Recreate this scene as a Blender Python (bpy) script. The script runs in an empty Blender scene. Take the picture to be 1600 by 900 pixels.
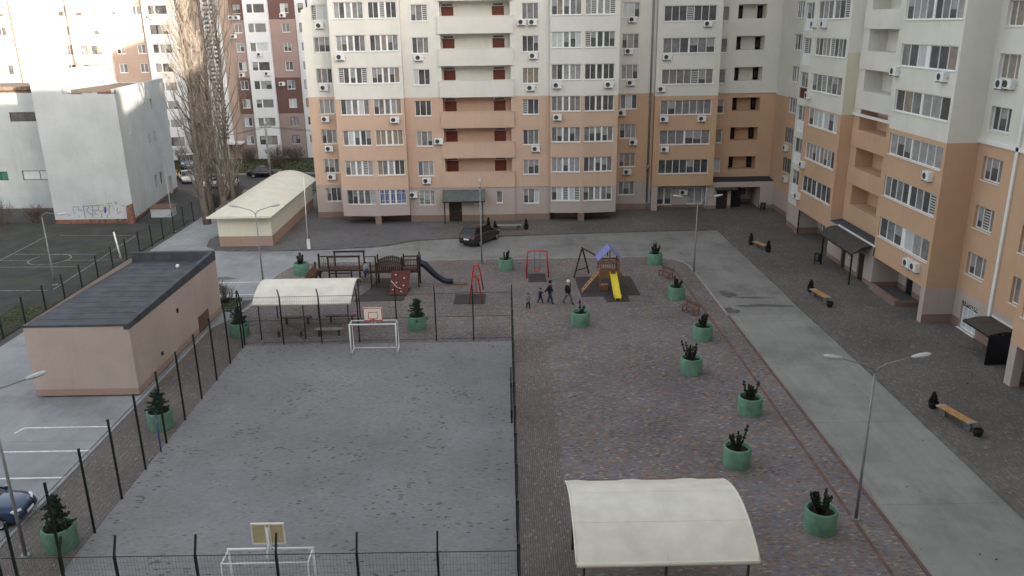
import bpy, bmesh, math, random
from mathutils import Vector, Matrix
R_ = random.Random(7)
sc = bpy.context.scene
COL = sc.collection
rad = math.radians

# ------------------------------------------------------------------ camera
CAMH = 19.0
FPX, PITCH, ROLL, YAW = 1277.5, .31193, .0149, .00566
cp, sp, cy, sy = math.cos(PITCH), math.sin(PITCH), math.cos(YAW), math.sin(YAW)
FWD = Vector((sy * cp, cy * cp, -sp)); RGT = Vector((cy, -sy, 0)); DWN = FWD.cross(RGT)
cr, sr = math.cos(ROLL), math.sin(ROLL)
RX = cr * RGT + sr * DWN; DY = -sr * RGT + cr * DWN
cam = bpy.data.cameras.new('camera'); camo = bpy.data.objects.new('camera', cam); COL.objects.link(camo)
cam.sensor_width = 36; cam.lens = 36 * FPX / 1600; cam.clip_end = 2000; cam.clip_start = .1
camo.matrix_world = Matrix(((RX.x, -DY.x, -FWD.x, 0), (RX.y, -DY.y, -FWD.y, 0), (RX.z, -DY.z, -FWD.z, CAMH), (0, 0, 0, 1)))
sc.camera = camo

def ray(px, py): return (px - 800) / FPX * RX + (py - 450) / FPX * DY + FWD
def G(px, py, z=0):            # surveyed point of the photograph on the level z
    d = ray(px, py); t = (z - CAMH) / d.z; return Vector((d.x * t, d.y * t, z))
def PY_(px, py, y):            # ... on a wall facing the camera
    d = ray(px, py); t = y / d.y; return Vector((d.x * t, y, CAMH + d.z * t))
def PX_(px, py, x):            # ... on a wall of the right wing
    d = ray(px, py); t = x / d.x; return Vector((x, d.y * t, CAMH + d.z * t))

# ------------------------------------------------------------------ materials
MATS = {}
def nn(nt, t, **kw):
    n = nt.nodes.new(t)
    for k, v in kw.items(): setattr(n, k, v)
    return n
def mth(nt, op, a, b=None, c=None):
    n = nn(nt, 'ShaderNodeMath', operation=op)
    for i, v in enumerate((a, b, c)):
        if v is None: continue
        if isinstance(v, (int, float)): n.inputs[i].default_value = v
        else: nt.links.new(v, n.inputs[i])
    return n.outputs[0]
def mixc(nt, f, a, b, bt='MIX'):
    n = nn(nt, 'ShaderNodeMix', data_type='RGBA', blend_type=bt)
    for i, v in ((0, f), (6, a), (7, b)):
        if isinstance(v, (int, float)): n.inputs[i].default_value = v
        elif isinstance(v, tuple): n.inputs[i].default_value = (*v[:3], 1)
        else: nt.links.new(v, n.inputs[i])
    return n.outputs[2]
def noise(nt, pos, scale, detail=4, rough=.55, out='Fac'):
    n = nn(nt, 'ShaderNodeTexNoise'); n.inputs['Scale'].default_value = scale
    n.inputs['Detail'].default_value = detail; n.inputs['Roughness'].default_value = rough
    nt.links.new(pos, n.inputs['Vector']); return n.outputs[out]
def maprange(nt, v, a, b, c=0., d=1.):
    n = nn(nt, 'ShaderNodeMapRange'); nt.links.new(v, n.inputs[0])
    for i, x in enumerate((a, b, c, d)): n.inputs[i + 1].default_value = x
    return n.outputs[0]
def scaled(nt, pos, s):
    n = nn(nt, 'ShaderNodeVectorMath', operation='MULTIPLY'); nt.links.new(pos, n.inputs[0]); n.inputs[1].default_value = s
    return n.outputs[0]
def base(name, rough=.7, metal=0., spec=.3):
    m = bpy.data.materials.new(name); m.use_nodes = True; nt = m.node_tree
    b = nt.nodes['Principled BSDF']
    b.inputs['Roughness'].default_value = rough; b.inputs['Metallic'].default_value = metal
    b.inputs['Specular IOR Level'].default_value = spec
    pos = nn(nt, 'ShaderNodeNewGeometry').outputs['Position']
    MATS[name] = m
    return m, nt, b, pos
def bump(nt, b, h, strength=.3, dist=.02):
    n = nn(nt, 'ShaderNodeBump'); n.inputs['Strength'].default_value = strength; n.inputs['Distance'].default_value = dist
    nt.links.new(h, n.inputs['Height']); nt.links.new(n.outputs[0], b.inputs['Normal'])
def simple(name, c, rough=.6, metal=0., spec=.3, var=.15, scale=3., bmp=0., fine=60., sat=None):
    m, nt, b, pos = base(name, rough, metal, spec)
    f = maprange(nt, noise(nt, pos, scale), .3, .7)
    dark = tuple(x * (1 - var) for x in c); lite = tuple(min(1, x * (1 + var)) for x in c)
    nt.links.new(mixc(nt, f, dark, lite), b.inputs['Base Color'])
    if bmp: bump(nt, b, noise(nt, pos, fine, 3), bmp, .01)
    return m
def plaster(name, c, var=.07, streak=.13, tint=(.75, .72, .68), dirt=.35):
    m, nt, b, pos = base(name, .9, 0, .15)
    big = maprange(nt, noise(nt, pos, .35, 5, .6), .35, .7)
    st = maprange(nt, noise(nt, scaled(nt, pos, (2.2, 2.2, .12)), 1., 5, .65), .52, .78)
    fine = noise(nt, pos, 26, 4, .7)
    a = mixc(nt, big, tuple(x * (1 - var) for x in c), tuple(min(1, x * (1 + var * .6)) for x in c))
    a = mixc(nt, mth(nt, 'MULTIPLY', st, streak * 2), a, tuple(x * t for x, t in zip(c, tint)))
    g = maprange(nt, fine, .3, .7, .94, 1.05)
    cmb = nn(nt, 'ShaderNodeCombineColor'); 
    for i in range(3): nt.links.new(g, cmb.inputs[i])
    nt.links.new(mixc(nt, 1., a, cmb.outputs[0], 'MULTIPLY'), b.inputs['Base Color'])
    bump(nt, b, fine, .25, .01)
    return m
def pavers(name, stops, w=.2, h=.1, joint=.35, big=(.75, 1.15), bscale=.18, specks=0., patch=None, swap=False, jw=.008, grime=.25):
    """block paving: every block has a colour of its own, joints between them, worn and soiled areas"""
    m, nt, b, pos = base(name, .85, 0, .25)
    s = nn(nt, 'ShaderNodeSeparateXYZ'); nt.links.new(pos, s.inputs[0])
    X, Y = (s.outputs[1], s.outputs[0]) if swap else (s.outputs[0], s.outputs[1])
    yv = mth(nt, 'DIVIDE', Y, h); row = mth(nt, 'FLOOR', yv)
    xv = mth(nt, 'ADD', mth(nt, 'DIVIDE', X, w), mth(nt, 'MULTIPLY', row, .5)); colm = mth(nt, 'FLOOR', xv)
    cb = nn(nt, 'ShaderNodeCombineXYZ'); nt.links.new(colm, cb.inputs[0]); nt.links.new(row, cb.inputs[1])
    wn = nn(nt, 'ShaderNodeTexWhiteNoise', noise_dimensions='3D'); nt.links.new(cb.outputs[0], wn.inputs['Vector'])
    rp = nn(nt, 'ShaderNodeValToRGB'); rp.color_ramp.interpolation = 'CONSTANT'
    el = rp.color_ramp.elements
    while len(el) < len(stops): el.new(.5)
    for e, (p, c) in zip(el, stops): e.position = p; e.color = (*c, 1)
    nt.links.new(wn.outputs['Value'], rp.inputs[0]); c = rp.outputs[0]
    n1 = noise(nt, pos, bscale, 5, .6)
    if specks:                                     # clusters of near-black blocks
        wn2 = nn(nt, 'ShaderNodeTexWhiteNoise', noise_dimensions='4D'); nt.links.new(cb.outputs[0], wn2.inputs['Vector']); wn2.inputs['W'].default_value = 3.3
        cl = maprange(nt, noise(nt, pos, .33, 4, .7), .48, .75, 0., specks)
        c = mixc(nt, mth(nt, 'MULTIPLY', mth(nt, 'LESS_THAN', wn2.outputs['Value'], cl), .62), c, (.035, .033, .032))
    if patch:
        f = maprange(nt, noise(nt, pos, patch[0], 4, .55), patch[1], patch[2], 0., patch[4]); c = mixc(nt, f, c, patch[3])
    g = maprange(nt, n1, .3, .72, big[0], big[1])
    cc = nn(nt, 'ShaderNodeCombineColor')
    for i in range(3): nt.links.new(g, cc.inputs[i])
    c = mixc(nt, 1., c, cc.outputs[0], 'MULTIPLY')
    d = maprange(nt, noise(nt, pos, 1.3, 6, .7), .5, .8, 0, grime); c = mixc(nt, d, c, (.06, .055, .05))
    fx = mth(nt, 'LESS_THAN', mth(nt, 'FRACT', xv), jw / w * 1.6); fy = mth(nt, 'LESS_THAN', mth(nt, 'FRACT', yv), jw / h * 1.6)
    j = mth(nt, 'MAXIMUM', fx, fy)
    c = mixc(nt, mth(nt, 'MULTIPLY', j, joint), c, (.03, .028, .027))
    nt.links.new(c, b.inputs['Base Color'])
    bump(nt, b, mth(nt, 'SUBTRACT', wn.outputs['Value'], mth(nt, 'MULTIPLY', j, 2.)), .25, .004)
    return m
def concrete(name, c, slab=None, stain=.5, tint=(.05, .05, .05), streak=(1., .12)):
    m, nt, b, pos = base(name, .85, 0, .25)
    n1 = maprange(nt, noise(nt, pos, .25, 6, .65), .32, .7)
    a = mixc(nt, n1, tuple(x * .78 for x in c), tuple(x * 1.12 for x in c))
    stt = maprange(nt, noise(nt, scaled(nt, pos, (streak[0], streak[1], 1)), 1.3, 7, .75), .42, .75, 0, .5)
    a = mixc(nt, stt, a, tuple(x * .62 for x in c))
    d = maprange(nt, noise(nt, pos, .16, 7, .72), .5, .72, 0, stain * .8)
    a = mixc(nt, d, a, tint)
    fine = noise(nt, pos, 14, 6, .75)
    a = mixc(nt, maprange(nt, fine, .55, .75, 0, .3), a, tuple(x * .6 for x in c))
    if slab:
        s = nn(nt, 'ShaderNodeSeparateXYZ'); nt.links.new(pos, s.inputs[0])
        for k, p in enumerate(slab):
            if not p: continue
            fr = mth(nt, 'FRACT', mth(nt, 'DIVIDE', s.outputs[k], p)); a = mixc(nt, mth(nt, 'MULTIPLY', mth(nt, 'LESS_THAN', fr, .03 / p), .55), a, tuple(x * .35 for x in c))
    nt.links.new(a, b.inputs['Base Color']); bump(nt, b, fine, .2, .01)
    return m
M = MATS
plaster('cream', (.71, .69, .645)); plaster('cream_wing', (.68, .665, .615)); plaster('cream_yellow', (.61, .58, .45))
plaster('peach', (.575, .41, .315)); plaster('orange', (.55, .365, .245)); plaster('pinkbeige', (.45, .38, .355)); plaster('plinth', (.26, .18, .155), .15, .2)
plaster('utility_wall', (.455, .375, .335), .10, .16); plaster('garage_wall', (.66, .63, .53)); plaster('garage_base', (.36, .25, .21))
plaster('school_white', (.385, .41, .43), .12, .22, (.80, .76, .70)); plaster('school_dado', (.36, .40, .42)); plaster('tower_white', (.72, .72, .74), .05, .12)
plaster('tower_dark', (.155, .092, .082), .1); plaster('tower_pink', (.37, .265, .245), .1); plaster('tower_grey', (.33, .26, .25), .1); plaster('tower_brown', (.42, .31, .255), .08); plaster('tower_cream', (.60, .52, .44), .08)
simple('white_trim', (.74, .74, .73), .5, var=.05); simple('pvc', (.80, .81, .82), .35, var=.03, spec=.5)
simple('navy_roof', (.035, .042, .06), .7); simple('roof_felt', (.060, .066, .078), .85, var=.3, scale=1.2, bmp=.3)
simple('door_red', (.14, .035, .022), .45, var=.1); simple('door_dark', (.035, .024, .022), .4); simple('door_black', (.014, .015, .02), .35)
simple('void', (.02, .018, .017), .9); simple('canopy_grey', (.10, .115, .115), .55, var=.2, scale=2); simple('canopy_dark', (.06, .055, .05), .6, var=.25, scale=2)
simple('black_metal', (.012, .014, .014), .45, 0, .4, var=.2); simple('fence_green', (.012, .02, .018), .45, var=.2); simple('wire', (.03, .045, .042), .5)
simple('galv', (.24, .245, .255), .5, .3, var=.15); simple('lamp_head', (.42, .435, .45), .4, .1, var=.06)
simple('planter_green', (.125, .245, .18), .8, var=.22, scale=2.5, bmp=.2); simple('soil', (.018, .014, .011), .95)
simple('leaf_dark', (.022, .030, .018), .6, var=.4, scale=9); simple('conifer', (.030, .052, .032), .6, var=.4, scale=8); simple('bush_dark', (.014, .018, .012), .7, var=.3)
simple('bark', (.13, .11, .095), .9, var=.3, scale=6, bmp=.4, fine=20); simple('twig', (.33, .29, .25), .85, var=.25, scale=2)
simple('bush_twig', (.11, .085, .07), .9, var=.3)
simple('shelter_roof', (.66, .62, .54), .5, var=.10, scale=1.2); simple('shelter_under', (.50, .42, .30), .7); simple('garage_roof', (.66, .63, .53), .5, var=.07, scale=1.)
simple('wood_plank', (.42, .25, .10), .6, var=.25, scale=5); simple('wood_brown', (.20, .105, .052), .65, var=.25, scale=5); simple('wood_dark', (.045, .026, .02), .6, var=.3, scale=6)
simple('wood_red', (.095, .024, .018), .6, var=.15, scale=4); simple('wood_deck', (.13, .075, .042), .7, var=.3, scale=5); simple('bench_red', (.14, .08, .056), .65, var=.2, scale=6)
simple('red_paint', (.45, .035, .03), .4, var=.1); simple('yellow_plastic', (.78, .62, .05), .35, var=.06); simple('blue_roof', (.19, .20, .46), .5, var=.12, scale=4); simple('navy_plastic', (.02, .023, .04), .35)
simple('rubber_mat', (.055, .045, .045), .9, var=.15, scale=3); simple('board_white', (.78, .75, .66), .5, var=.06); simple('board_back', (.54, .46, .27), .7, var=.12, scale=5); simple('white_paint', (.80, .80, .80), .4, var=.06)
simple('line_paint', (.70, .71, .72), .7, var=.22, scale=6); simple('line_worn', (.19, .19, .185), .8, var=.5, scale=4)
simple('ac_white', (.72, .73, .73), .45, var=.05); simple('ac_grille', (.05, .052, .055), .5)
simple('glass_dark', (.08, .08, .084), .08, 0, .6, var=.4, scale=1.5); simple('glass_mid', (.19, .187, .19), .1, 0, .6, var=.3, scale=2); simple('glass_curtain', (.30, .30, .30), .15, 0, .5, var=.2, scale=3); simple('glass_light', (.50, .53, .54), .15, 0, .5, var=.1, scale=3); simple('glass_beige', (.26, .22, .18), .15, 0, .5, var=.2, scale=3); simple('glass_blue', (.07, .085, .24), .12, 0, .5, var=.3, scale=4); simple('glass_teal', (.05, .16, .12), .15)  # glass_dark and glass_mid: base colour lightened to stand for reflected sky
def blind():
    m, nt, b, pos = base('glass_blind', .2, 0, .5)
    s = nn(nt, 'ShaderNodeSeparateXYZ'); nt.links.new(pos, s.inputs[0])
    f = mth(nt, 'LESS_THAN', mth(nt, 'FRACT', mth(nt, 'DIVIDE', s.outputs[2], .17)), .5)
    nt.links.new(mixc(nt, f, (.5, .5, .49), (.05, .05, .055)), b.inputs['Base Color'])
blind()
simple('brick', (.16, .075, .06), .9, var=.5, scale=3, bmp=.4, fine=15); simple('tar', (.12, .09, .07), .9, var=.5, scale=2)
simple('skin', (.45, .27, .2), .6); simple('tyre', (.012, .012, .012), .8); simple('rim', (.4, .41, .42), .3, .8); simple('car_glass', (.012, .014, .018), .05, 0, .6)
simple('kerb', (.30, .29, .285), .9, var=.25, scale=1.5, bmp=.2); simple('kerb_red', (.145, .085, .078), .9, var=.25, scale=2); simple('kerb_dark', (.13, .125, .12), .9, var=.3, scale=1.5)
simple('head_lamp', (.7, .72, .75), .1, 0, .6); simple('tail_lamp', (.35, .01, .01), .2, 0, .5)
RD, BR, PU, YE, GR = (.228, .138, .118), (.178, .143, .130), (.172, .159, .182), (.31, .235, .14), (.205, .194, .190)
pavers('playground_pavers', [(0, PU), (.30, BR), (.50, GR), (.68, RD), (.84, (.125, .112, .118)), (.93, YE), (.975, (.32, .29, .29))], w=.17, h=.085, joint=.5, big=(.76, 1.2), specks=.15, patch=(.11, .42, .66, (.19, .178, .185), .22))
pavers('edge_pavers', [(0, (.180, .148, .138)), (.35, (.158, .134, .126)), (.7, (.205, .168, .155)), (.96, (.26, .23, .2))], w=.18, h=.09, joint=.7, big=(.78, 1.15), swap=True, jw=.010)
pavers('court_pavers', [(0, (.212, .207, .213)), (.4, (.200, .195, .202)), (.75, (.228, .221, .226)), (.97, (.165, .157, .154))], w=.17, h=.085, joint=.22, big=(.80, 1.2), bscale=.13, specks=.13, patch=(.09, .60, .72, (.25, .225, .21), .5), grime=.15)
pavers('walk_pavers', [(0, (.148, .134, .126)), (.4, (.128, .116, .11)), (.75, (.168, .150, .138)), (.95, (.215, .19, .17))], w=.18, h=.09, joint=.35, big=(.74, 1.2), swap=True, grime=.4)
pavers('apron_pavers', [(0, (.15, .145, .15)), (.4, (.13, .125, .13)), (.75, (.165, .155, .155))], joint=.3, big=(.75, 1.15), grime=.35)
concrete('yard_concrete', (.30, .308, .32), slab=(0, 6.), stain=.65); concrete('road_concrete', (.258, .250, .243), slab=(0, 0), stain=.75); concrete('new_concrete', (.295, .289, .277), slab=(0, 7.3), stain=.45, streak=(1.5, .07))
concrete('asphalt', (.075, .074, .076), stain=.4); concrete('dirt', (.085, .078, .070), stain=.7, tint=(.05, .055, .035))
def mossy():
    m, nt, b, pos = base('yard_asphalt', .95, 0, .2)
    a = mixc(nt, maprange(nt, noise(nt, pos, .5, 5), .3, .7), (.036, .036, .036), (.066, .064, .062))
    f = maprange(nt, noise(nt, scaled(nt, pos, (.6, 1.3, 1)), .42, 6, .65), .52, .66, 0, .85)
    a = mixc(nt, f, a, (.05, .062, .028)); nt.links.new(a, b.inputs['Base Color']); bump(nt, b, noise(nt, pos, 8, 6, .7), .4, .02)
    m, nt, b, pos = base('lawn', .95, 0, .1)
    a = mixc(nt, maprange(nt, noise(nt, pos, .6, 6, .7), .35, .65), (.035, .055, .018), (.075, .065, .045)); nt.links.new(a, b.inputs['Base Color']); bump(nt, b, noise(nt, pos, 10, 6, .7), .6, .04)
mossy()
simple('grass_blade', (.030, .038, .020), .8, var=.3)
simple('puddle', (.105, .10, .095), .35, 0, .4, var=.3, scale=2)

# ------------------------------------------------------------------ mesh helpers
class MB:
    def __init__(s): s.v = []; s.f = []; s.m = []; s.names = []; s.smooth = set()
    def mi(s, n):
        if n not in s.names: s.names.append(n)
        return s.names.index(n)
    def face(s, pts, mat):
        b = len(s.v); s.v += [tuple(p) for p in pts]; s.f.append(tuple(range(b, b + len(pts)))); s.m.append(s.mi(mat)); return s
    def raw(s, vs, fs, mat, smooth=False):
        b = len(s.v); s.v += [tuple(p) for p in vs]; i = s.mi(mat)
        for f in fs:
            if smooth: s.smooth.add(len(s.f))
            s.f.append(tuple(b + k for k in f)); s.m.append(i)
        return s
    def hexa(s, p, mat):        # 8 points: bottom 4 then top 4, both counter-clockwise from above
        return s.raw(p, [(3, 2, 1, 0), (4, 5, 6, 7), (0, 1, 5, 4), (1, 2, 6, 5), (2, 3, 7, 6), (3, 0, 4, 7)], mat)
    def box(s, x0, x1, y0, y1, z0, z1, mat):
        return s.hexa([(x0, y0, z0), (x1, y0, z0), (x1, y1, z0), (x0, y1, z0), (x0, y0, z1), (x1, y0, z1), (x1, y1, z1), (x0, y1, z1)], mat)
    def bar(s, a, b, w, h, mat, up=(0, 0, 1)):   # rectangular bar from a to b
        a, b = Vector(a), Vector(b); d = (b - a).normalized(); u = Vector(up)
        if abs(d.dot(u)) > .98: u = Vector((0, 1, 0))
        r = d.cross(u).normalized(); u = r.cross(d)
        q = [(-w / 2, -h / 2), (w / 2, -h / 2), (w / 2, h / 2), (-w / 2, h / 2)]
        vs = [a + r * x + u * y for x, y in q] + [b + r * x + u * y for x, y in q]
        return s.raw(vs, [(0, 1, 2, 3), (7, 6, 5, 4), (0, 4, 5, 1), (1, 5, 6, 2), (2, 6, 7, 3), (3, 7, 4, 0)], mat)
    def tube(s, pts, r, mat, n=8, caps=True):
        pts = [Vector(p) for p in pts]; rs = r if isinstance(r, (list, tuple)) else [r] * len(pts)
        vs, fs = [], []; u = None
        for i, p in enumerate(pts):
            d = (pts[min(i + 1, len(pts) - 1)] - pts[max(i - 1, 0)]).normalized()
            if u is None: u = d.orthogonal().normalized()
            u = (u - d * u.dot(d)).normalized(); w = d.cross(u)
            for k in range(n):
                t = 2 * math.pi * k / n; vs.append(p + (u * math.cos(t) + w * math.sin(t)) * rs[i])
        for i in range(len(pts) - 1):
            for k in range(n): fs.append((i * n + k, i * n + (k + 1) % n, (i + 1) * n + (k + 1) % n, (i + 1) * n + k))
        if caps: fs += [tuple(range(n))[::-1], tuple(range((len(pts) - 1) * n, len(pts) * n))]
        return s.raw(vs, fs, mat, True)
    def lathe(s, c, prof, mat, n=24):            # prof: (radius, z) list
        vs, fs = [], []
        for r, z in prof:
            for k in range(n):
                t = 2 * math.pi * k / n; vs.append((c[0] + r * math.cos(t), c[1] + r * math.sin(t), c[2] + z))
        for i in range(len(prof) - 1):
            for k in range(n): fs.append((i * n + k, i * n + (k + 1) % n, (i + 1) * n + (k + 1) % n, (i + 1) * n + k))
        return s.raw(vs, fs, mat, True)
    def prism(s, poly, z0, z1, mat, side=None):
        n = len(poly); vs = [(x, y, z0) for x, y in poly] + [(x, y, z1) for x, y in poly]
        s.raw(vs, [tuple(range(n, 2 * n))], mat)
        return s.raw(vs, [(i, (i + 1) % n, n + (i + 1) % n, n + i) for i in range(n)], side or mat)
    def build(s, name, parent=None, loc=(0, 0, 0)):
        me = bpy.data.meshes.new(name)
        o = Vector(loc)
        me.from_pydata([tuple(Vector(v) - o) for v in s.v], [], s.f)
        for n in s.names: me.materials.append(M[n])
        me.polygons.foreach_set('material_index', s.m)
        if s.smooth: me.polygons.foreach_set('use_smooth', [i in s.smooth for i in range(len(s.f))])
        me.update(); ob = bpy.data.objects.new(name, me); COL.objects.link(ob)
        ob.location = o
        if parent is not None:
            ob.parent = parent; pl = Vector((0, 0, 0)); p = parent
            while p: pl += Vector(p.location); p = p.parent
            ob.location = o - pl
        return ob
def tag(o, label=None, cat=None, group=None, kind=None):
    for k, v in (('label', label), ('category', cat), ('group', group), ('kind', kind)):
        if v: o[k] = v
    return o
def thing(name, label, cat, loc=(0, 0, 0), group=None):
    o = bpy.data.objects.new(name, None); COL.objects.link(o); o.location = loc; o.empty_display_size = .3
    return tag(o, label, cat, group)
def sheet(name, pts, z, mat, z0=None, side=None):
    mb = MB()
    if z0 is None: mb.face([(x, y, z) for x, y in pts], mat)
    else: mb.prism(pts, z0, z, mat, side)
    return tag(mb.build(name), kind='structure')
class Fr:                       # a wall: origin, direction u along it, n out of it
    def __init__(s, o, u, n): s.o = Vector((*o, 0)); s.u = Vector((*u, 0)).normalized(); s.n = Vector((*n, 0)).normalized()
    def p(s, u, n, z): return s.o + s.u * u + s.n * n + Vector((0, 0, z))
def fbox(mb, F, u0, u1, n0, n1, z0, z1, mat):
    return mb.hexa([F.p(u0, n1, z0), F.p(u1, n1, z0), F.p(u1, n0, z0), F.p(u0, n0, z0), F.p(u0, n1, z1), F.p(u1, n1, z1), F.p(u1, n0, z1), F.p(u0, n0, z1)], mat)
def wall(mb, F, u0, u1, bands, ops=(), rec=.14):
    """one wall face with real openings (u0,u1,z0,z1[,depth]) and their reveals; bands: (z0,z1,material)"""
    us = sorted({u0, u1, *[o[0] for o in ops], *[o[1] for o in ops]}); zs = sorted({z for b in bands for z in b[:2]} | {z for o in ops for z in o[2:4]})
    us = [u for u in us if u0 <= u <= u1]; zlo, zhi = bands[0][0], bands[-1][1]; zs = [z for z in zs if zlo <= z <= zhi]
    def bm_(z): return next(b[2] for b in bands if b[0] <= z <= b[1])
    for a, b in zip(us, us[1:]):
        if b - a < 1e-5: continue
        for c, d in zip(zs, zs[1:]):
            if d - c < 1e-5: continue
            um, zm = (a + b) / 2, (c + d) / 2
            if any(o[0] < um < o[1] and o[2] < zm < o[3] for o in ops): continue
            mb.face([F.p(a, 0, c), F.p(b, 0, c), F.p(b, 0, d), F.p(a, 0, d)], bm_(zm))
    for o in ops:
        r = o[4] if len(o) > 4 else rec; a, b, c, d = o[:4]; m = bm_((c + d) / 2)
        mb.face([F.p(a, 0, c), F.p(a, 0, d), F.p(a, -r, d), F.p(a, -r, c)], m); mb.face([F.p(b, 0, c), F.p(b, -r, c), F.p(b, -r, d), F.p(b, 0, d)], m)
        mb.face([F.p(a, 0, c), F.p(a, -r, c), F.p(b, -r, c), F.p(b, 0, c)], m); mb.face([F.p(a, 0, d), F.p(b, 0, d), F.p(b, -r, d), F.p(a, -r, d)], m)
LAY = {1: 'p', 2: 'ptp', 3: 'ptPtp', 5: 'ptpTpTptp', 7: 'ptptptptptptp', 8: 'ptptptpTptptptp', 9: 'ptptptptTtptptptp', 4: 'ptptptp'}
GL = ['glass_dark'] * 7 + ['glass_mid'] * 9 + ['glass_curtain'] * 5 + ['glass_light'] * 2 + ['glass_beige'] * 2
def window(parent, F, u0, u1, z0, z1, lay=3, rec=.14, sill=.07, frame='pvc', glass=None, grille=False, fw=.06):
    mb = MB(); gb = MB(); s = LAY[lay] if isinstance(lay, int) else lay
    n0, n1 = -rec - .06, -rec + .015
    tot = sum({'p': 1, 'P': 1.3}.get(c, 0) for c in s); solid = sum({'t': .055, 'T': .17}.get(c, 0) for c in s)
    pw = (u1 - u0 - 2 * fw - solid) / tot
    fbox(mb, F, u0, u0 + fw, n0, n1, z0, z1, frame); fbox(mb, F, u1 - fw, u1, n0, n1, z0, z1, frame)
    fbox(mb, F, u0 + fw, u1 - fw, n0, n1, z0, z0 + fw, frame); fbox(mb, F, u0 + fw, u1 - fw, n0, n1, z1 - fw, z1, frame)
    u = u0 + fw; roll = R_.random(); gmain = R_.choice(GL)
    for c in s:
        if c in 'tT':
            w = .055 if c == 't' else .17; fbox(mb, F, u, u + w, n0, n1 + (.012 if c == 'T' else 0), z0 + fw, z1 - fw, frame); u += w
        else:
            w = pw * (1.3 if c == 'P' else 1)
            g = glass or (gmain if roll < .45 else R_.choice(GL))
            if not glass and R_.random() < .09: g = 'glass_blind'
            zz = z0 + fw
            if not glass and R_.random() < .16:            # half-drawn roller blind
                zz = z0 + (z1 - z0) * R_.uniform(.3, .6); gb.face([F.p(u, n0 + .03, z0 + fw), F.p(u + w, n0 + .03, z0 + fw), F.p(u + w, n0 + .03, zz), F.p(u, n0 + .03, zz)], 'glass_dark'); g = 'glass_curtain'
            gb.face([F.p(u, n0 + .03, zz), F.p(u + w, n0 + .03, zz), F.p(u + w, n0 + .03, z1 - fw), F.p(u, n0 + .03, z1 - fw)], g); u += w
    w = mb.build('window', parent, F.p((u0 + u1) / 2, 0, z0)); gb.build('pane', w, F.p((u0 + u1) / 2, 0, z0))
    if sill:
        sb = MB(); fbox(sb, F, u0 - .04, u1 + .04, -rec + .02, sill, z0 - .05, z0 - .002, 'white_trim'); sb.build('sill', w, F.p((u0 + u1) / 2, 0, z0))
    if grille:
        g = MB(); k = u0 + .08
        while k < u1: g.bar(F.p(k, .03, z0 + .03), F.p(k, .03, z1 - .03), .018, .018, 'white_paint' if grille == 'w' else 'black_metal'); k += .16
        for zq in (.25, .75): g.bar(F.p(u0, .03, z0 + (z1 - z0) * zq), F.p(u1, .03, z0 + (z1 - z0) * zq), .018, .018, 'white_paint' if grille == 'w' else 'black_metal')
        g.build('window_grille', w, F.p((u0 + u1) / 2, 0, z0))
    return w
def door(parent, F, u0, u1, z0, z1, mat, rec=.1, transom=False):
    mb = MB(); fbox(mb, F, u0, u1, -rec - .05, -rec, z0, z1, mat)
    for a, b in ((.12, .45), (.55, .9)): fbox(mb, F, u0 + .14, u1 - .14, -rec, -rec + .012, z0 + (z1 - z0) * a, z0 + (z1 - z0) * b, mat)
    d = mb.build('door', parent, F.p((u0 + u1) / 2, 0, z0))
    h = MB(); fbox(h, F, u1 - .16, u1 - .1, -rec + .002, -rec + .05, z0 + 1., z0 + 1.14, 'galv'); h.build('handle', d, F.p(u1, 0, z0 + 1))
    if transom:
        t = MB(); fbox(t, F, u0, u1, -rec - .05, -rec + .02, z1 + .02, z1 + .30, 'pvc'); fbox(t, F, u0 + .08, u1 - .08, -rec + .02, -rec + .024, z1 + .07, z1 + .25, 'glass_dark'); t.build('transom', d, F.p(u0, 0, z1))
    return d
# ================================================================== buildings
def frY(y): return Fr((0, y), (1, 0), (0, -1))       # wall facing the camera, u = x
def frX(x): return Fr((x, 0), (0, 1), (-1, 0))       # wall facing left, u = y
TOP = 34.
BC = [(0, .65, 'plinth'), (.65, 3.5, 'pinkbeige'), (3.5, 12.35, 'peach'), (12.35, TOP, 'cream')]
K7 = range(7)
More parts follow.
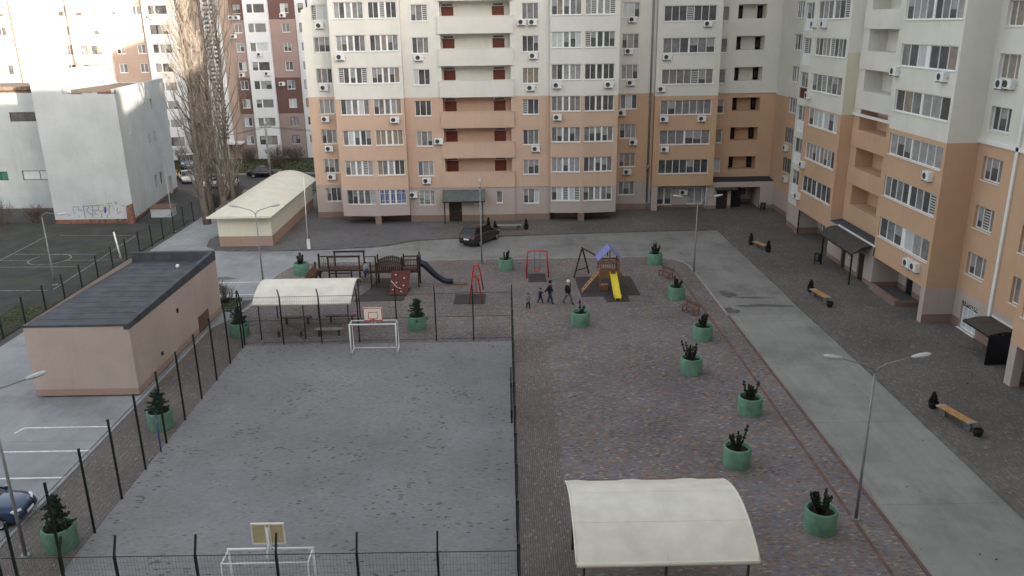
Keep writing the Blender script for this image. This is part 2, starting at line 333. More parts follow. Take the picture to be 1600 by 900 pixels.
# ---- block across the yard
b1 = thing('apartment_building', 'cream over peach apartment block with red-doored balconies, straight across the yard', 'apartment block', (-4, 83, 0))
w = MB()
FA = frY(83.8); A = [(-18.6, -17.05, 1.75 + 2.98 * k, 3.2 + 2.98 * k) for k in K7]
BA = [(a, min(b, 20.6), m) for a, b, m in BC]
wall(w, FA, -18.42, -16.35, BC, A)
wall(w, FA, -19.6, -18.6, BA)
w.face([(-19.6, 83.8, 20.6), (-18.6, 83.8, 20.6), (-18.6, 83.8, 21.05)], 'cream')
wall(w, FA, -18.6, -18.42, [(0, 21.05, 'cream')], ()) if False else wall(w, FA, -18.6, -18.42, [(a, min(b, 21.05), m) for a, b, m in BC], [(-18.6, -18.42, z0, z1) for _, _, z0, z1 in A])
for i, (u0, u1, z0, z1) in enumerate(A): window(b1, FA, u0, u1, z0, z1, 3)
def bay(X0, X1, xm, wins, rows, left_y, right_y, pair='ptpTpTptp', grilles=()):
    """bowed bay of two facets, carried over a void with a post"""
    ya, yb = 80.72, 80.42
    for (xa, yA, xb, yB), (wa, wb) in (((X0, ya, xm, yb), wins[0]), ((xm, yb, X1, ya), wins[1])):
        F = Fr((xa, yA), (xb - xa, yB - yA), ((yB - yA), -(xb - xa))); L = math.hypot(xb - xa, yB - yA)
        ops = [(wa - xa, wb - xa, z0, z1) for z0, z1 in rows]
        wall(w, F, 0, L, [(.87, 3.5, 'pinkbeige'), (3.5, 12.35, 'peach'), (12.35, TOP, 'cream')], ops)
        for i, (u0, u1, z0, z1) in enumerate(ops): window(b1, F, u0, u1, z0, z1, pair, grille=(('b' if wins[0][0] == wa else 'w') if i == 0 and grilles and wa in grilles else False), glass='glass_blue' if i == 0 and wa in grilles and wa != wins[0][0] else None)
    BB = [(.87, 3.5, 'pinkbeige'), (3.5, 12.35, 'peach'), (12.35, TOP, 'cream')]
    wall(w, frX(X0), ya, left_y, BB); wall(w, frX(X1), ya, right_y, BB)
    w.face([(X0, ya, .87), (xm, yb, .87), (X1, ya, .87), (X1, 83.8, .87), (X0, 83.8, .87)], 'pinkbeige')
    wall(w, frY(82.6), X0, X1, [(0, .9, 'plinth')])
    w.box(xm - .3, xm + .3, yb + .03, 82.6, 0, .868, 'plinth')
rowsB = [(2.06, 3.52)] + [(4.96 + 2.95 * k, 6.44 + 2.95 * k) for k in range(6)]
bay(-16.35, -9.7, -12.86, ((-15.85, -13.03), (-12.6, -9.94)), rowsB, 83.8, 81.5, grilles=(-15.85, -12.6))
FC = frY(81.5); Cw = [(-8.76, -7.16, 1.72 + 2.95 * k, 3.2 + 2.95 * k) for k in K7]
wall(w, FC, -9.7, -6.25, BC, Cw)
for i, o in enumerate(Cw): window(b1, FC, *o, 3, grille='w' if i == 0 else False)
Dw = [(1.77, 3.36, 1.7 + 2.955 * k, 3.18 + 2.955 * k) for k in K7]
wall(w, FC, .9, 4.43, BC, Dw)
for i, o in enumerate(Dw): window(b1, FC, *o, 3)
rowsE = [(2.1, 3.52)] + [(5.0 + 2.955 * k, 6.46 + 2.955 * k) for k in range(6)]
bay(4.43, 11.0, 7.52, ((4.53, 7.36), (7.7, 10.6)), rowsE, 81.5, 85.5)
# loggias
LOG = [(3.62 + 2.955 * j) for j in range(10)]
ops = [(-6.02, .64, z + 1.2, z + 2.8, 1.4) for z in LOG[:9]]
wall(w, FC, -6.25, .9, [(3.5, 12.35, 'peach'), (12.35, TOP, 'cream')], ops)
wall(w, frY(82.9), -6.1, .7, [(3.5, 12.35, 'peach'), (12.35, TOP, 'cream')], [(a, b, z + .1, z + 2.62) for z in LOG for a, b in ((-5.93, -4.76), (-1.07, .1))][:18])
b1p = []
for j, z in enumerate(LOG[:7]):
    p = MB(); mt = 'peach' if z < 12 else 'cream'
    p.box(-6.27, .92, 81.28, 81.46, z - .17, z + 1.4, mt); p.box(-6.3, .95, 81.25, 81.49, z + 1.4, z + 1.45, mt); p.box(-6.02, .64, 81.52, 82.88, z - .1, z + .05, 'pinkbeige')
    pp = p.build('balcony', b1, (-2.6, 81.4, z))
    for a, b in ((-5.93, -4.76), (-1.07, .1)): door(b1, frY(82.9), a, b, z + .1, z + 2.3, 'door_red', .06, True)
# ground storey with the entrance
FE = frY(81.36)
Gops = [(-5.79, -4.49, 0, 2.08), (-.97, -.35, 1.82, 3.03), (-3.22, -2.57, 1.76, 2.9)]
wall(w, FE, -6.25, .9, [(0, .65, 'plinth'), (.65, 3.46, 'pinkbeige')], Gops)
door(b1, FE, *Gops[0], 'door_dark', .1)
for o in Gops[1:]: window(b1, FE, *o, 1)
for a, b in ((-6.25, 81.5), (.9, 81.5)): w.face([(a, 81.36, 0), (a, 81.5, 0), (a, 81.5, 3.46), (a, 81.36, 3.46)], 'pinkbeige')
w.face([(-19.6, 83.8, 0), (-19.6, 98, 0), (-19.6, 98, 20.6), (-19.6, 83.8, 20.6)], 'cream'); w.face([(-19.6, 83.8, 20.6), (-19.6, 98, 20.6), (-18.42, 98, 20.6), (-18.42, 83.8, 20.6)], 'roof_felt')
w.face([(-18.42, 83.8, 20.6), (-18.42, 98, 20.6), (-18.42, 98, TOP), (-18.42, 83.8, TOP)], 'cream')
w.face([(-19.6, 98, 0), (11, 98, 0), (11, 98, TOP), (-19.6, 98, TOP)], 'cream')
w.face([(-18.4, 80.4, TOP), (11, 80.4, TOP), (11, 98, TOP), (-18.4, 98, TOP)], 'roof_felt')
w.build('wall', b1)
for F_, ua, ub in ((frY(83.8), -19.62, -16.35), (FC, -9.7, -6.27), (FC, .95, 4.43)): tr = MB(); fbox(tr, F_, ua, ub, 0, .05, 3.42, 3.52, 'pinkbeige'); tr.build('cornice', b1)
# canopy over the entrance
def canopy(name, label, F, u0, u1, zw, zo, depth, posts=(), mat='canopy_grey', arch=.12, thick=.05, post_mat='black_metal', seam=True):
    c = thing(name, label, 'canopy', F.p((u0 + u1) / 2, depth / 2, 0))
    mb = MB(); N = 8
    for i in range(N):
        def pt(k, off):
            t = k / N; return t * depth + .01, zw + (zo - zw) * t + arch * math.sin(math.pi * t) + off
        (na, za), (nb, zb) = pt(i, 0), pt(i + 1, 0)
        mb.hexa([F.p(u0, nb, zb), F.p(u1, nb, zb), F.p(u1, na, za), F.p(u0, na, za), F.p(u0, nb, zb + thick), F.p(u1, nb, zb + thick), F.p(u1, na, za + thick), F.p(u0, na, za + thick)], mat)
    mb.build('roof_panel', c)
    fr_ = MB()
    fr_.bar(F.p(u0 - .05, depth, zo), F.p(u1 + .05, depth, zo), .09, .1, post_mat)
    for u in ((u0, (u0 + u1) / 2, u1) if seam else (u0, u1)): fr_.bar(F.p(u, .03, zw + .06), F.p(u, depth, zo + .08), .04, .05, post_mat)
    fr_.build('roof_frame', c)
    for u in posts:
        p = MB(); q = F.p(u, depth - .1, 0); p.box(q.x - .05, q.x + .05, q.y - .05, q.y + .05, 0, zo - .05, post_mat); p.build('post', c)
    return c
canopy('entrance_canopy', 'sloping grey sheet canopy on two black posts over the entrance facing the playground', FE, -6.3, -2.15, 3.2, 2.26, 1.3, (-6.15, -2.35))

# ---- corner block
b2 = thing('apartment_building', 'orange and cream corner block in the far right corner with dark balcony openings', 'apartment block', (20, 87, 0))
w = MB()
BO = [(0, .65, 'plinth'), (.65, 3.1, 'pinkbeige'), (3.1, 12.1, 'orange'), (12.1, TOP, 'cream_wing')]
FF = frY(85.5); Fw = [(11.88, 13.6, 1.6 + 2.98 * k, 3.05 + 2.98 * k) for k in K7]
wall(w, FF, 11.0, 15.3, BO, Fw)
for o in Fw: window(b2, FF, *o, 3)
FG = frY(84.8); Gw = [(15.9, 21.1, 3.9 + 3.03 * k, 5.38 + 3.03 * k) for k in range(6)]
wall(w, FG, 15.3, 21.7, [(2.6, 11.85, 'orange'), (11.85, TOP, 'cream_wing')], Gw)
for i, o in enumerate(Gw): window(b2, FG, *o, (7, 'ptptpTptptp', 7)[i % 3])
w.face([(15.3, 84.8, 2.6), (21.7, 84.8, 2.6), (21.7, 87, 2.6), (15.3, 87, 2.6)], 'pinkbeige')
wall(w, frX(15.3), 84.8, 85.5, [(2.6, 11.85, 'orange'), (11.85, TOP, 'cream_wing')]); wall(w, frX(21.7), 84.8, 87, [(2.6, 11.85, 'orange'), (11.85, TOP, 'cream_wing')])
FS = frY(86.3); Sops = [(16.15, 17.75, .3, 2.1), (19.4, 21.05, .35, 2.1)]
wall(w, FS, 15.3, 21.2, [(0, .3, 'plinth'), (.3, 2.6, 'pinkbeige')], Sops)
for o in Sops: window(b2, FS, *o, 'pTp' if o[0] < 18 else 'ptp')
w.box(15.3, 15.95, 84.83, 86.3, 0, 2.598, 'pinkbeige')
FH = frY(87); Hw = [(22.25, 22.95, 3.66 + 3.07 * k, 5.08 + 3.07 * k) for k in range(6)]; Iw = [(23.8, 26.7, 3.88 + 3.07 * k, 5.26 + 3.07 * k, 1.3) for k in range(6)]
wall(w, FH, 21.7, 29.3, [(2.9, 11.85, 'orange'), (11.85, TOP, 'cream_wing')], Hw + Iw)
wall(w, frY(88.3), 23.7, 26.8, [(2.9, 11.85, 'orange'), (11.85, TOP, 'cream_wing')])
for k, o in enumerate(Iw):
    for a, b in ((23.86, 24.6), (26.1, 26.66)): door(b2, frY(88.3), a, b, o[2] - 1.1, o[3] - .12, 'door_dark', 0)
    r = MB(); r.box(23.8, 26.7, 87.02, 88.28, o[2] - 1.25, o[2] - 1.1, 'pinkbeige'); r.build('balcony_floor', b2)
for o in Hw: window(b2, FH, *o, 1)
cn = MB(); fbox(cn, FH, 21.72, 29.3, 0, .1, 11.85, 12.05, 'cream_wing'); cn.build('cornice', b2)
# single-storey entrance in the corner
FX = frY(85.3); Xops = [(22.3, 23.5, 0, 2.05), (23.85, 26.9, 0, 2.28)]
wall(w, FX, 21.2, 29.2, [(0, .35, 'plinth'), (.35, 2.85, 'pinkbeige')], Xops, .2)
w.face([(21.2, 85.3, 0), (21.2, 87, 0), (21.2, 87, 2.85), (21.2, 85.3, 2.85)], 'pinkbeige')
w.face([(21.2, 85.3, 2.85), (29.2, 85.3, 2.85), (29.2, 87, 3.1), (21.2, 87, 3.1)], 'navy_roof')
wall(w, frY(88.6), 23.8, 27, [(0, .35, 'plinth'), (.35, 2.85, 'pinkbeige')], [(25.6, 26.5, .7, 2.0), (23.85, 25.1, 0, 2.2)])
window(b2, frY(88.6), 25.6, 26.5, .7, 2.0, 1)
w.face([(23.85, 85.3, 2.28), (26.9, 85.3, 2.28), (26.9, 88.6, 2.28), (23.85, 88.6, 2.28)], 'pinkbeige')
for x in (23.85, 26.9): w.face([(x, 85.3, 0), (x, 88.6, 0), (x, 88.6, 2.28), (x, 85.3, 2.28)], 'pinkbeige')
door(b2, FX, *Xops[0], 'door_dark', .12); door(b2, frY(86.2), 23.9, 25.15, 0, 2.2, 'door_black', -.06)  # second is no door: black panel added to stand for the passage's shade
w.face([(11, 80.4, TOP), (29.3, 80.4, TOP), (29.3, 98, TOP), (11, 98, TOP)], 'roof_felt'); w.face([(11, 98, 0), (29.3, 98, 0), (29.3, 98, TOP), (11, 98, TOP)], 'cream')
w.build('wall', b2)
dp = MB(); dp.tube([(14.92, 85.38, .9), (14.92, 85.38, TOP)], .1, 'galv', 10); dp.tube([(14.92, 85.38, 4.2), (14.92, 85.38, 4.75)], .17, 'galv', 10); dp.tube([(14.92, 85.38, .2), (14.92, 85.38, .9)], .07, 'galv', 10); dp.build('drainpipe', b2)
wp = MB(); wp.tube([(21.12, 85.2, .1), (21.2, 85.2, 2.55)], .045, 'white_paint', 8); wp.build('white_pipe', b2)
canopy('door_canopy', 'small dark flat canopy over the single door in the far right corner', FX, 22.0, 24.3, 2.25, 2.15, .95, (), 'canopy_dark', .03, seam=False)

# ---- right wing (runs on to the camera's own side of the yard)
b3 = thing('apartment_building', 'orange and cream apartment wing along the right side of the yard with glazed bays', 'apartment block', (29, 60, 0))
w = MB(); TW = 43.  # TW: wing height out of view, raised to keep the yard in shadow
BW = [(2.35, 11.7, 'orange'), (11.7, TW, 'cream_wing')]
BG = [(0, .6, 'plinth'), (.6, 2.4, 'pinkbeige'), (2.4, 11.7, 'orange'), (11.7, TW, 'cream_wing')]
F27, F28, F29 = frX(27), frX(28), frX(29)
# wall next to the corner
Jw = [(79.9, 82.9, 4.35 + 2.97 * k, 5.85 + 2.97 * k) for k in range(6)]
F285 = frX(28.3)
wall(w, F285, 77.6, 87.0, [(2.3, 11.7, 'orange'), (11.7, TW, 'cream_wing')], Jw)
wall(w, F285, 77.6, 85.3, [(0, .5, 'plinth'), (.5, 2.3, 'pinkbeige')], [(77.75, 79.0, .2, 1.8)])
window(b3, F285, 77.75, 79.0, .2, 1.8, 2)
for k, o in enumerate(Jw): window(b3, F285, *o, 5 if k % 2 else 'ptptptp', grille='b' if k in (0, 1) else False)
# column of balcony doors
FL = frX(27.25)
Lw = [(75.2, 77.3, 3.25 + 2.97 * k, 5.6 + 2.97 * k) for k in range(6)]
wall(w, FL, 74.6, 77.6, [(2.3, 11.7, 'cream_wing'), (11.7, TW, 'cream_wing')], Lw)
wall(w, FL, 74.6, 77.6, [(0, .5, 'plinth'), (.5, 2.3, 'pinkbeige')])
w.face([(27.25, 77.6, 0), (28.3, 77.6, 0), (28.3, 77.6, TW), (27.25, 77.6, TW)], 'cream_wing')
for k, o in enumerate(Lw):
    gb = MB(); fbox(gb, FL, o[0], o[1], -.2, -.12, o[2], o[2] + .95, 'pvc' if k != 3 else 'wood_red'); gb.build('balcony_panel', b3)
    window(b3, FL, o[0], o[1], o[2] + .95, o[3], 2, sill=0)
# far bay
rows1 = [(4.2 + 2.97 * k, 5.66 + 2.97 * k) for k in range(6)]
ops = [(66.95, 73.7, a, b) for a, b in rows1]
wall(w, F27, 66.4, 74.6, BW, ops)
for i, o in enumerate(ops): window(b3, F27, *o, ('ptptpTptptp', 8, 'ptptpTTptptp')[i % 3], rec=.1)
BN = [(0, .6, 'plinth'), (.6, 2.35, 'pinkbeige'), (2.35, 11.7, 'orange'), (11.7, 16.5, 'cream_yellow'), (16.5, TW, 'cream_wing')]
wall(w, frY(66.4), 27, 29, BN); 
wall(w, frY(74.0), 27.2, 29.0, [(0, .6, 'plinth'), (.6, 2.35, 'pinkbeige')]); wall(w, F27, 73.75, 74.6, [(0, .6, 'plinth'), (.6, 2.35, 'pinkbeige')])
w.face([(27, 66.4, 2.35), (27, 74.6, 2.35), (29, 74.6, 2.35), (29, 66.4, 2.35)], 'pinkbeige')
wall(w, F29, 66.4, 77.6, [(0, .6, 'plinth'), (.6, 2.35, 'pinkbeige')], [(70.9, 73.2, .35, 1.9)])
window(b3, F29, 70.9, 73.2, .35, 1.9, 3)
# loggia between the bays
Lo = [4.7 + 2.99 * k for k in range(7)]
ops = [(60.4, 65.2, z, z + 1.6, 1.4) for z in Lo]
wall(w, F28, 57.9, 66.4, [(2.8, 11.75, 'orange'), (11.75, TW, 'cream_wing')], ops)
wall(w, frX(29.4), 60.3, 65.3, [(2.8, 11.75, 'orange'), (11.75, TW, 'cream_wing')])
for z in Lo:
    door(b3, frX(29.4), 61.2, 62.2, z - 1.1, z + 1.0, 'door_red', -.06)
    q = MB(); q.box(28.02, 29.38, 60.4, 65.2, z - 1.25, z - 1.1, 'pinkbeige'); q.build('balcony_floor', b3)
    p = MB(); q0 = 'orange' if z < 11 else 'cream_wing'; fbox(p, F28, 58.2, 66.2, 0, .1, z - 1.35, z + .02, q0); p.build('balcony', b3)
cn = MB(); fbox(cn, F28, 58.0, 66.3, .1, .2, 11.75, 11.95, 'white_trim'); cn.build('cornice', b3)
cn = MB(); fbox(cn, F29, 40.8, 50, .0, .12, 11.75, 11.98, 'white_trim'); cn.build('cornice', b3)
# entrance porch under it
FP = F27
Pops = [(59.2, 60.3, 0, 2.05), (61.3, 61.9, 1.2, 1.9), (62.6, 63.5, 0, 2.05)]
wall(w, FP, 57.7, 66.4, [(0, .35, 'plinth'), (.35, 3.05, 'pinkbeige')], Pops)
door(b3, FP, *Pops[0], 'door_dark'); door(b3, FP, *Pops[2], 'door_dark'); window(b3, FP, *Pops[1], 1)
w.face([(27, 57.7, 3.05), (27, 66.4, 3.05), (28, 66.4, 3.2), (28, 57.7, 3.2)], 'roof_felt')
ck = MB(); ck.box(26.94, 27.05, 57.7, 64.6, 3.06, 3.16, 'white_trim'); ck.build('roof_edge', b3)
canopy('entrance_canopy', 'dark arched canopy on two posts over the entrance in the right wing', F27, 58.1, 64.7, 2.98, 2.38, 1.45, (58.35, 64.0), 'canopy_dark', .22)
# near bay
rows2 = [(4.0 + 2.985 * k, 5.45 + 2.985 * k) for k in range(6)]
ops = [(50.3, 57.55, a, b) for a, b in rows2]
wall(w, F27, 50.0, 57.9, BW, ops)
for i, o in enumerate(ops): window(b3, F27, *o, ('ptptpTTTptptp', 9, 'ptptptpTptptp', 'ptptptTtptptp')[i % 4], rec=.1)
wall(w, frY(50.0), 27, 29, [(0, .6, 'plinth'), (.6, 2.35, 'pinkbeige'), (2.35, 11.7, 'orange'), (11.7, TW, 'cream_wing')])
wall(w, frY(57.9), 27, 28.1, BW)
w.face([(27, 50, 2.35), (27, 57.9, 2.35), (29, 57.9, 2.35), (29, 50, 2.35)], 'pinkbeige')
w.box(27.0, 27.5, 50.02, 50.55, 0, 2.348, 'pinkbeige')
wall(w, F29, 50, 57.9, [(0, .4, 'plinth'), (.4, 2.35, 'pinkbeige')], [(55.5, 56.5, 0, 1.95)])
door(b3, F29, 55.5, 56.5, 0, 1.95, 'door_black')
sg = MB(); fbox(sg, F29, 55.7, 56.3, -.09, -.06, 1.6, 1.75, 'yellow_plastic'); sg.build('door_sign', b3)
wall(w, frY(57.69), 27, 29, [(0, .4, 'plinth'), (.4, 2.35, 'pinkbeige')])
# stretch with the drainpipe
W3 = [(47.3, 49.3, 3.66 + 2.985 * k, 5.1 + 2.985 * k) for k in range(1, 6)] + [(43.0, 44.2, 3.3 + 2.985 * k, 4.9 + 2.985 * k) for k in range(6)]
W3 = [(47.3, 49.3, z, z + 1.42) for z in (3.62, 6.6, 9.6, 12.58, 15.57, 18.5)] + [(43.2, 44.5, z, z + 1.6) for z in (3.3, 6.3, 9.3)]
sh = (47.25, 49.15, .06, 1.86, .18)
wall(w, F29, 40.7, 50, BG, W3 + [sh, (43.35, 45.5, 0, 1.85, .4)], .22)
for o in W3: window(b3, F29, *o, 3 if o[0] > 46 else 2, rec=.2)
window(b3, F29, 47.25, 49.15, .06, 1.5, 3, rec=.16, sill=.12)
fr = MB(); fbox(fr, F29, 47.25, 49.15, -.16, -.12, 1.5, 1.86, 'black_metal'); sgn = fr.build('shop_sign', b3)
tc = bpy.data.curves.new('sign_text', 'FONT'); tc.body = 'ПРОДАМ'; tc.size = .40; tc.extrude = .006; tc.align_x = 'CENTER'; tc.align_y = 'CENTER'
to = bpy.data.objects.new('sign_text', tc); COL.objects.link(to)
dg = bpy.context.evaluated_depsgraph_get(); tm = bpy.data.meshes.new_from_object(to.evaluated_get(dg)); bpy.data.objects.remove(to)
tm.materials.clear(); tm.materials.append(M['white_paint']); to = bpy.data.objects.new('sign_lettering', tm); COL.objects.link(to)
to.matrix_world = Matrix(((0, 0, -1, 0), (-1, 0, 0, 0), (0, 1, 0, 0), (0, 0, 0, 1)))
sx = max(v.co.x for v in tm.vertices) - min(v.co.x for v in tm.vertices)
to.parent = sgn; to.location = Vector((29.112, 48.2, 1.68)); to.scale = (1.7 / sx, .85, 1)
dp = MB(); dp.box(28.88, 28.99, 45.9, 46.15, 1.9, TW, 'white_trim'); dp.build('drainpipe', b3)
dp = MB(); fbox(dp, F29, 43.3, 45.8, .0, .05, 1.9, 2.05, 'cream_wing'); dp.build('roof_edge', b3)
canopy('door_canopy', 'dark curved canopy over the basement door beside the shop window at the right edge', F29, 43.1, 45.75, 1.88, 1.72, 1.7, (), 'canopy_dark', .13, seam=False)
pn = MB(); pn.box(27.3, 28.95, 43.02, 43.08, 0, 1.78, 'door_black'); pn.box(27.3, 27.36, 43.0, 43.1, 0, 1.8, 'black_metal')
tag(pn.build('wind_screen', None, (28, 43, 0)), 'black panel screening the side of the basement door at the right edge', 'screen')
door(b3, F29, 44.0, 45.1, 0, 1.8, 'door_black', .35)
# third bay, and on beyond the picture
ops = [(33.4, 40.2, a, b) for a, b in rows2]
wall(w, F27, 33, 40.7, BW, ops)
for i, o in enumerate(ops[:2]): window(b3, F27, *o, 9, rec=.1)
wall(w, frY(40.7), 27, 29, [(0, .6, 'plinth'), (.6, 2.35, 'pinkbeige'), (2.35, 11.7, 'orange'), (11.7, TW, 'cream_wing')])
w.box(27, 27.5, 40.1, 40.68, 0, 2.348, 'plinth' if False else 'pinkbeige')
w.face([(27, 33, 2.35), (27, 40.7, 2.35), (29, 40.7, 2.35), (29, 33, 2.35)], 'pinkbeige')
wall(w, F29, -1, 40.7, [(0, 2.35, 'pinkbeige'), (2.35, 11.7, 'orange'), (11.7, 32, 'cream_wing')])
w.face([(29, -1, 32), (29, 8, 32), (29, 8, 34), (29, -1, 32.36)], 'cream_wing')  # unseen roofline slopes and steps from here to shape the cast shadow
w.face([(29, 8, 32), (29, 40.7, 32), (29, 40.7, 34), (29, 8, 34)], 'cream_wing')
w.face([(29, 8, 34), (29, 50, 34), (29, 50, TW), (29, 8, TW)], 'cream_wing')
w.face([(27, 33, 2.35), (29, 33, 2.35), (29, 33, TW), (27, 33, TW)], 'cream_wing')
w.face([(27, 8, TW), (42, 8, TW), (42, 98, TW), (27, 98, TW)], 'roof_felt'); w.face([(42, -14, 0), (42, 98, 0), (42, 98, TW), (42, 8, TW), (42, 8, 34), (42, -14, 30)], 'cream_wing'); w.face([(29, 98, 0), (42, 98, 0), (42, 98, TW), (29, 98, TW)], 'cream_wing')
w.face([(29, 8, 34), (42, 8, 34), (42, 8, TW), (29, 8, TW)], 'cream_wing'); w.face([(29, -14, 30), (42, -14, 30), (42, 8, 34), (29, 8, 34)], 'roof_felt')
wall(w, frX(28.3), 87, 98, [(0, TW, 'cream_wing')])
# unseen building the camera looks out of, roof height set for its shadow
wall(w, Fr((-34, -1), (1, 0), (0, 1)), 0, 63, [(0, 2.4, 'pinkbeige'), (2.4, 11.7, 'orange'), (11.7, 34.6, 'cream_wing')])
w.face([(-34, -1, 0), (-34, -14, 0), (-34, -14, 34.6), (-34, -1, 34.6)], 'cream_wing'); w.face([(-34, -14, 0), (42, -14, 0), (42, -14, 34.6), (-34, -14, 34.6)], 'cream_wing'); w.face([(-34, -1, 34.6), (29, -1, 34.6), (29, -14, 34.6), (-34, -14, 34.6)], 'roof_felt')
w.build('wall', b3)
lw = MB(); lw.box(26.75, 27.05, 53.3, 57.4, 0, .42, 'plinth'); lw.box(27.05, 28.4, 53.3, 53.5, 0, .3, 'plinth'); tag(lw.build('low_wall', None, (26.9, 55, 0)), 'low beige parapet wall guarding the recess under the near glazed bay', 'wall')

# ---- utility building in front on the left
b4 = thing('utility_building', 'tan windowless utility building with flat dark grey roof beside the sports court', 'utility building', (-23, 46.5, 0))
w = MB(); x0, x1, y0, y1, zt = -25.85, -20.25, 41.05, 54.8, 4.1
bands = [(0, .38, 'garage_base'), (.38, zt, 'utility_wall')]
wall(w, frY(y0), x0, x1, bands); wall(w, frX(x0), y0, y1, bands); wall(w, frX(x1), y0, y1, bands); wall(w, frY(y1), x0, x1, bands)
w.build('wall', b4)
r = MB(); r.face([(x0 + .1, y0, zt - .02), (x1 - .25, y0, zt - .02), (x1 - .25, y1 - .3, zt - .28), (x0 + .1, y1 - .3, zt - .28)], 'roof_felt'); rb4 = r.build('roof', b4)
for k in range(1, 13): sm = MB(); yy = y0 + k * 1.02; za = zt - .02 - .26 * (yy - y0) / (y1 - .3 - y0); sm.hexa([(x0 + .12, yy, za), (x1 - .27, yy, za), (x1 - .27, yy + .09, za - .002), (x0 + .12, yy + .09, za - .002), (x0 + .12, yy, za + .014), (x1 - .27, yy, za + .014), (x1 - .27, yy + .09, za + .012), (x0 + .12, yy + .09, za + .012)], 'roof_felt'); sm.build('roof_seam', rb4)
pr = MB(); pr.box(x0 - .03, x1 + .03, y1 - .3, y1 + .03, zt - .35, zt + .32, 'roof_felt'); pr.hexa([(x1 - .25, y0 - .03, zt - .3), (x1 + .03, y0 - .03, zt - .3), (x1 + .03, y1 - .3, zt - .3), (x1 - .25, y1 - .3, zt - .3), (x1 - .25, y0 - .03, zt + .03), (x1 + .03, y0 - .03, zt + .03), (x1 + .03, y1 - .3, zt + .31), (x1 - .25, y1 - .3, zt + .31)], 'roof_felt')
pr.box(x0 - .03, x1 - .25, y0 - .04, y0 + .06, zt - .1, zt + .02, 'roof_felt'); pr.build('parapet', b4)
hh = MB(); hh.box(x1, x1 + .03, 50.4, 52.3, 0, 1.05, 'bench_red'); hh.build('hatch', b4)
vv = MB(); vv.box(x1, x1 + .06, 47.3, 47.5, 2.5, 2.75, 'void'); vv.box(x1, x1 + .06, 44.4, 44.6, .9, 1.1, 'void'); vv.build('vent', b4)
bl = MB(); bl.lathe((-22.0, 52.6, zt - .27), [(0, .26), (.09, .24), (.13, .13), (.09, .03), (0, 0)], 'white_paint', 12); tag(bl.build('roof_vent', None, (-22, 52.6, zt)), 'small round white cap sitting on the grey roof of the tan utility building', 'vent')

# ---- garage with the curved roof
b5 = thing('garage', 'long low cream garage with a curved cream sheet roof beyond the climbing frame', 'garage', (-24, 80, 0))
w = MB(); gx0, gx1, gy0, gy1 = -26.25, -21.4, 72.7, 89.5
bands = [(0, .95, 'garage_base'), (.95, 3.05, 'garage_wall')]
for F, a, b in ((frY(gy0), gx0, gx1), (frX(gx0), gy0, gy1), (frX(gx1), gy0, gy1), (frY(gy1), gx0, gx1)): wall(w, F, a, b, bands)
w.build('wall', b5)
r = MB(); NX, NY = 12, 12; top, bot = [], []
for j in range(NY + 1):
    t = j / NY; y = 71.35 + (89.9 - 71.35) * t; rise = .06 + 1.0 * min(1, t * 1.6) ** .8
    for i in range(NX + 1):
        s_ = i / NX; x = gx0 - .45 + (gx1 - gx0 + .95) * s_; top.append((x, y, 3.02 + rise * math.sin(math.pi * s_)))
N2 = len(top); vs = top + [(x, y, z - .07) for x, y, z in top]; fs = []
for j in range(NY):
    for i in range(NX):
        a = j * (NX + 1) + i; b = a + 1; c = a + NX + 2; d = a + NX + 1; fs += [(a, b, c, d), (N2 + d, N2 + c, N2 + b, N2 + a)]
for i in range(NX): fs += [(i, N2 + i, N2 + i + 1, i + 1)]; k = NY * (NX + 1) + i; fs += [(k, k + 1, N2 + k + 1, N2 + k)]
for j in range(NY):
    a = j * (NX + 1); fs += [(a, a + NX + 1, N2 + a + NX + 1, N2 + a)]; a += NX; fs += [(a, N2 + a, N2 + a + NX + 1, a + NX + 1)]
r.raw(vs, fs, 'garage_roof')
for k in range(1, 12):                                    # sheet seams
    j = k; r.tube([Vector(top[j * (NX + 1) + i]) + Vector((0, 0, .0)) for i in range(NX + 1)], .012, 'garage_roof', 5)
r.build('roof', b5)
fa = MB(); fa.box(gx0 - .45, gx1 + .5, 71.33, 71.4, 2.92, 3.1, 'garage_roof'); fa.build('fascia', b5)

# ---- white school building
b6 = thing('school_building', 'old white school building with graffiti on its blank wall at the left', 'school building', (-43, 90, 0))
w = MB(); fx0, fx1, fy = -46.9, -38.7, 83.6
wall(w, frY(fy), fx0, fx1, [(.3, 13.0, 'school_white')])
wall(w, frY(fy), fx0, -43.9, [(13.0, 15.2, 'school_white')])
FSd = Fr((fx1, fy), (-2.4, 18.2), (-18.2, -2.4)); FSd.n = -FSd.n; Ls = math.hypot(2.4, 18.2)
so = [(9.3, 10.15, 1.7, 3.2), (11.4, 12.5, 1.72, 3.2), (9.3, 9.9, 10.4, 11.4), (11.7, 12.4, 10.35, 11.5), (9.1, 9.8, 6.9, 7.9), (11.5, 12.2, 6.85, 7.95), (14.8, 16.0, 0, 2.1), (3.0, 3.35, 8.4, 9.2)]
wall(w, FSd, 0, Ls, [(0, .3, 'brick'), (.3, 13.1, 'school_white')], so, .25)
for o in so[:6]: window(b6, FSd, *o, 1, frame='wood_dark', glass='glass_dark', rec=.22, sill=0)
bx = MB(); fbox(bx, FSd, 3.0, 3.35, -.26, -.2, 8.4, 9.2, 'void'); bx.build('vent', b6)
door(b6, FSd, *so[6], 'tower_brown', .2)
e = FSd.p(Ls, 0, 0)
w.face([(fx0, fy, 0), (fx0, 102, 0), (fx0, 102, 15.2), (fx0, fy, 15.2)], 'school_white'); w.face([(e.x, e.y, 0), (-47, 102, 0), (-47, 102, 13), (e.x, e.y, 13)], 'school_white')
w.face([(fx0, fy, 13.0), (fx1, fy, 12.95), (e.x, e.y, 12.9), (fx0, 102, 12.9)], 'tar')
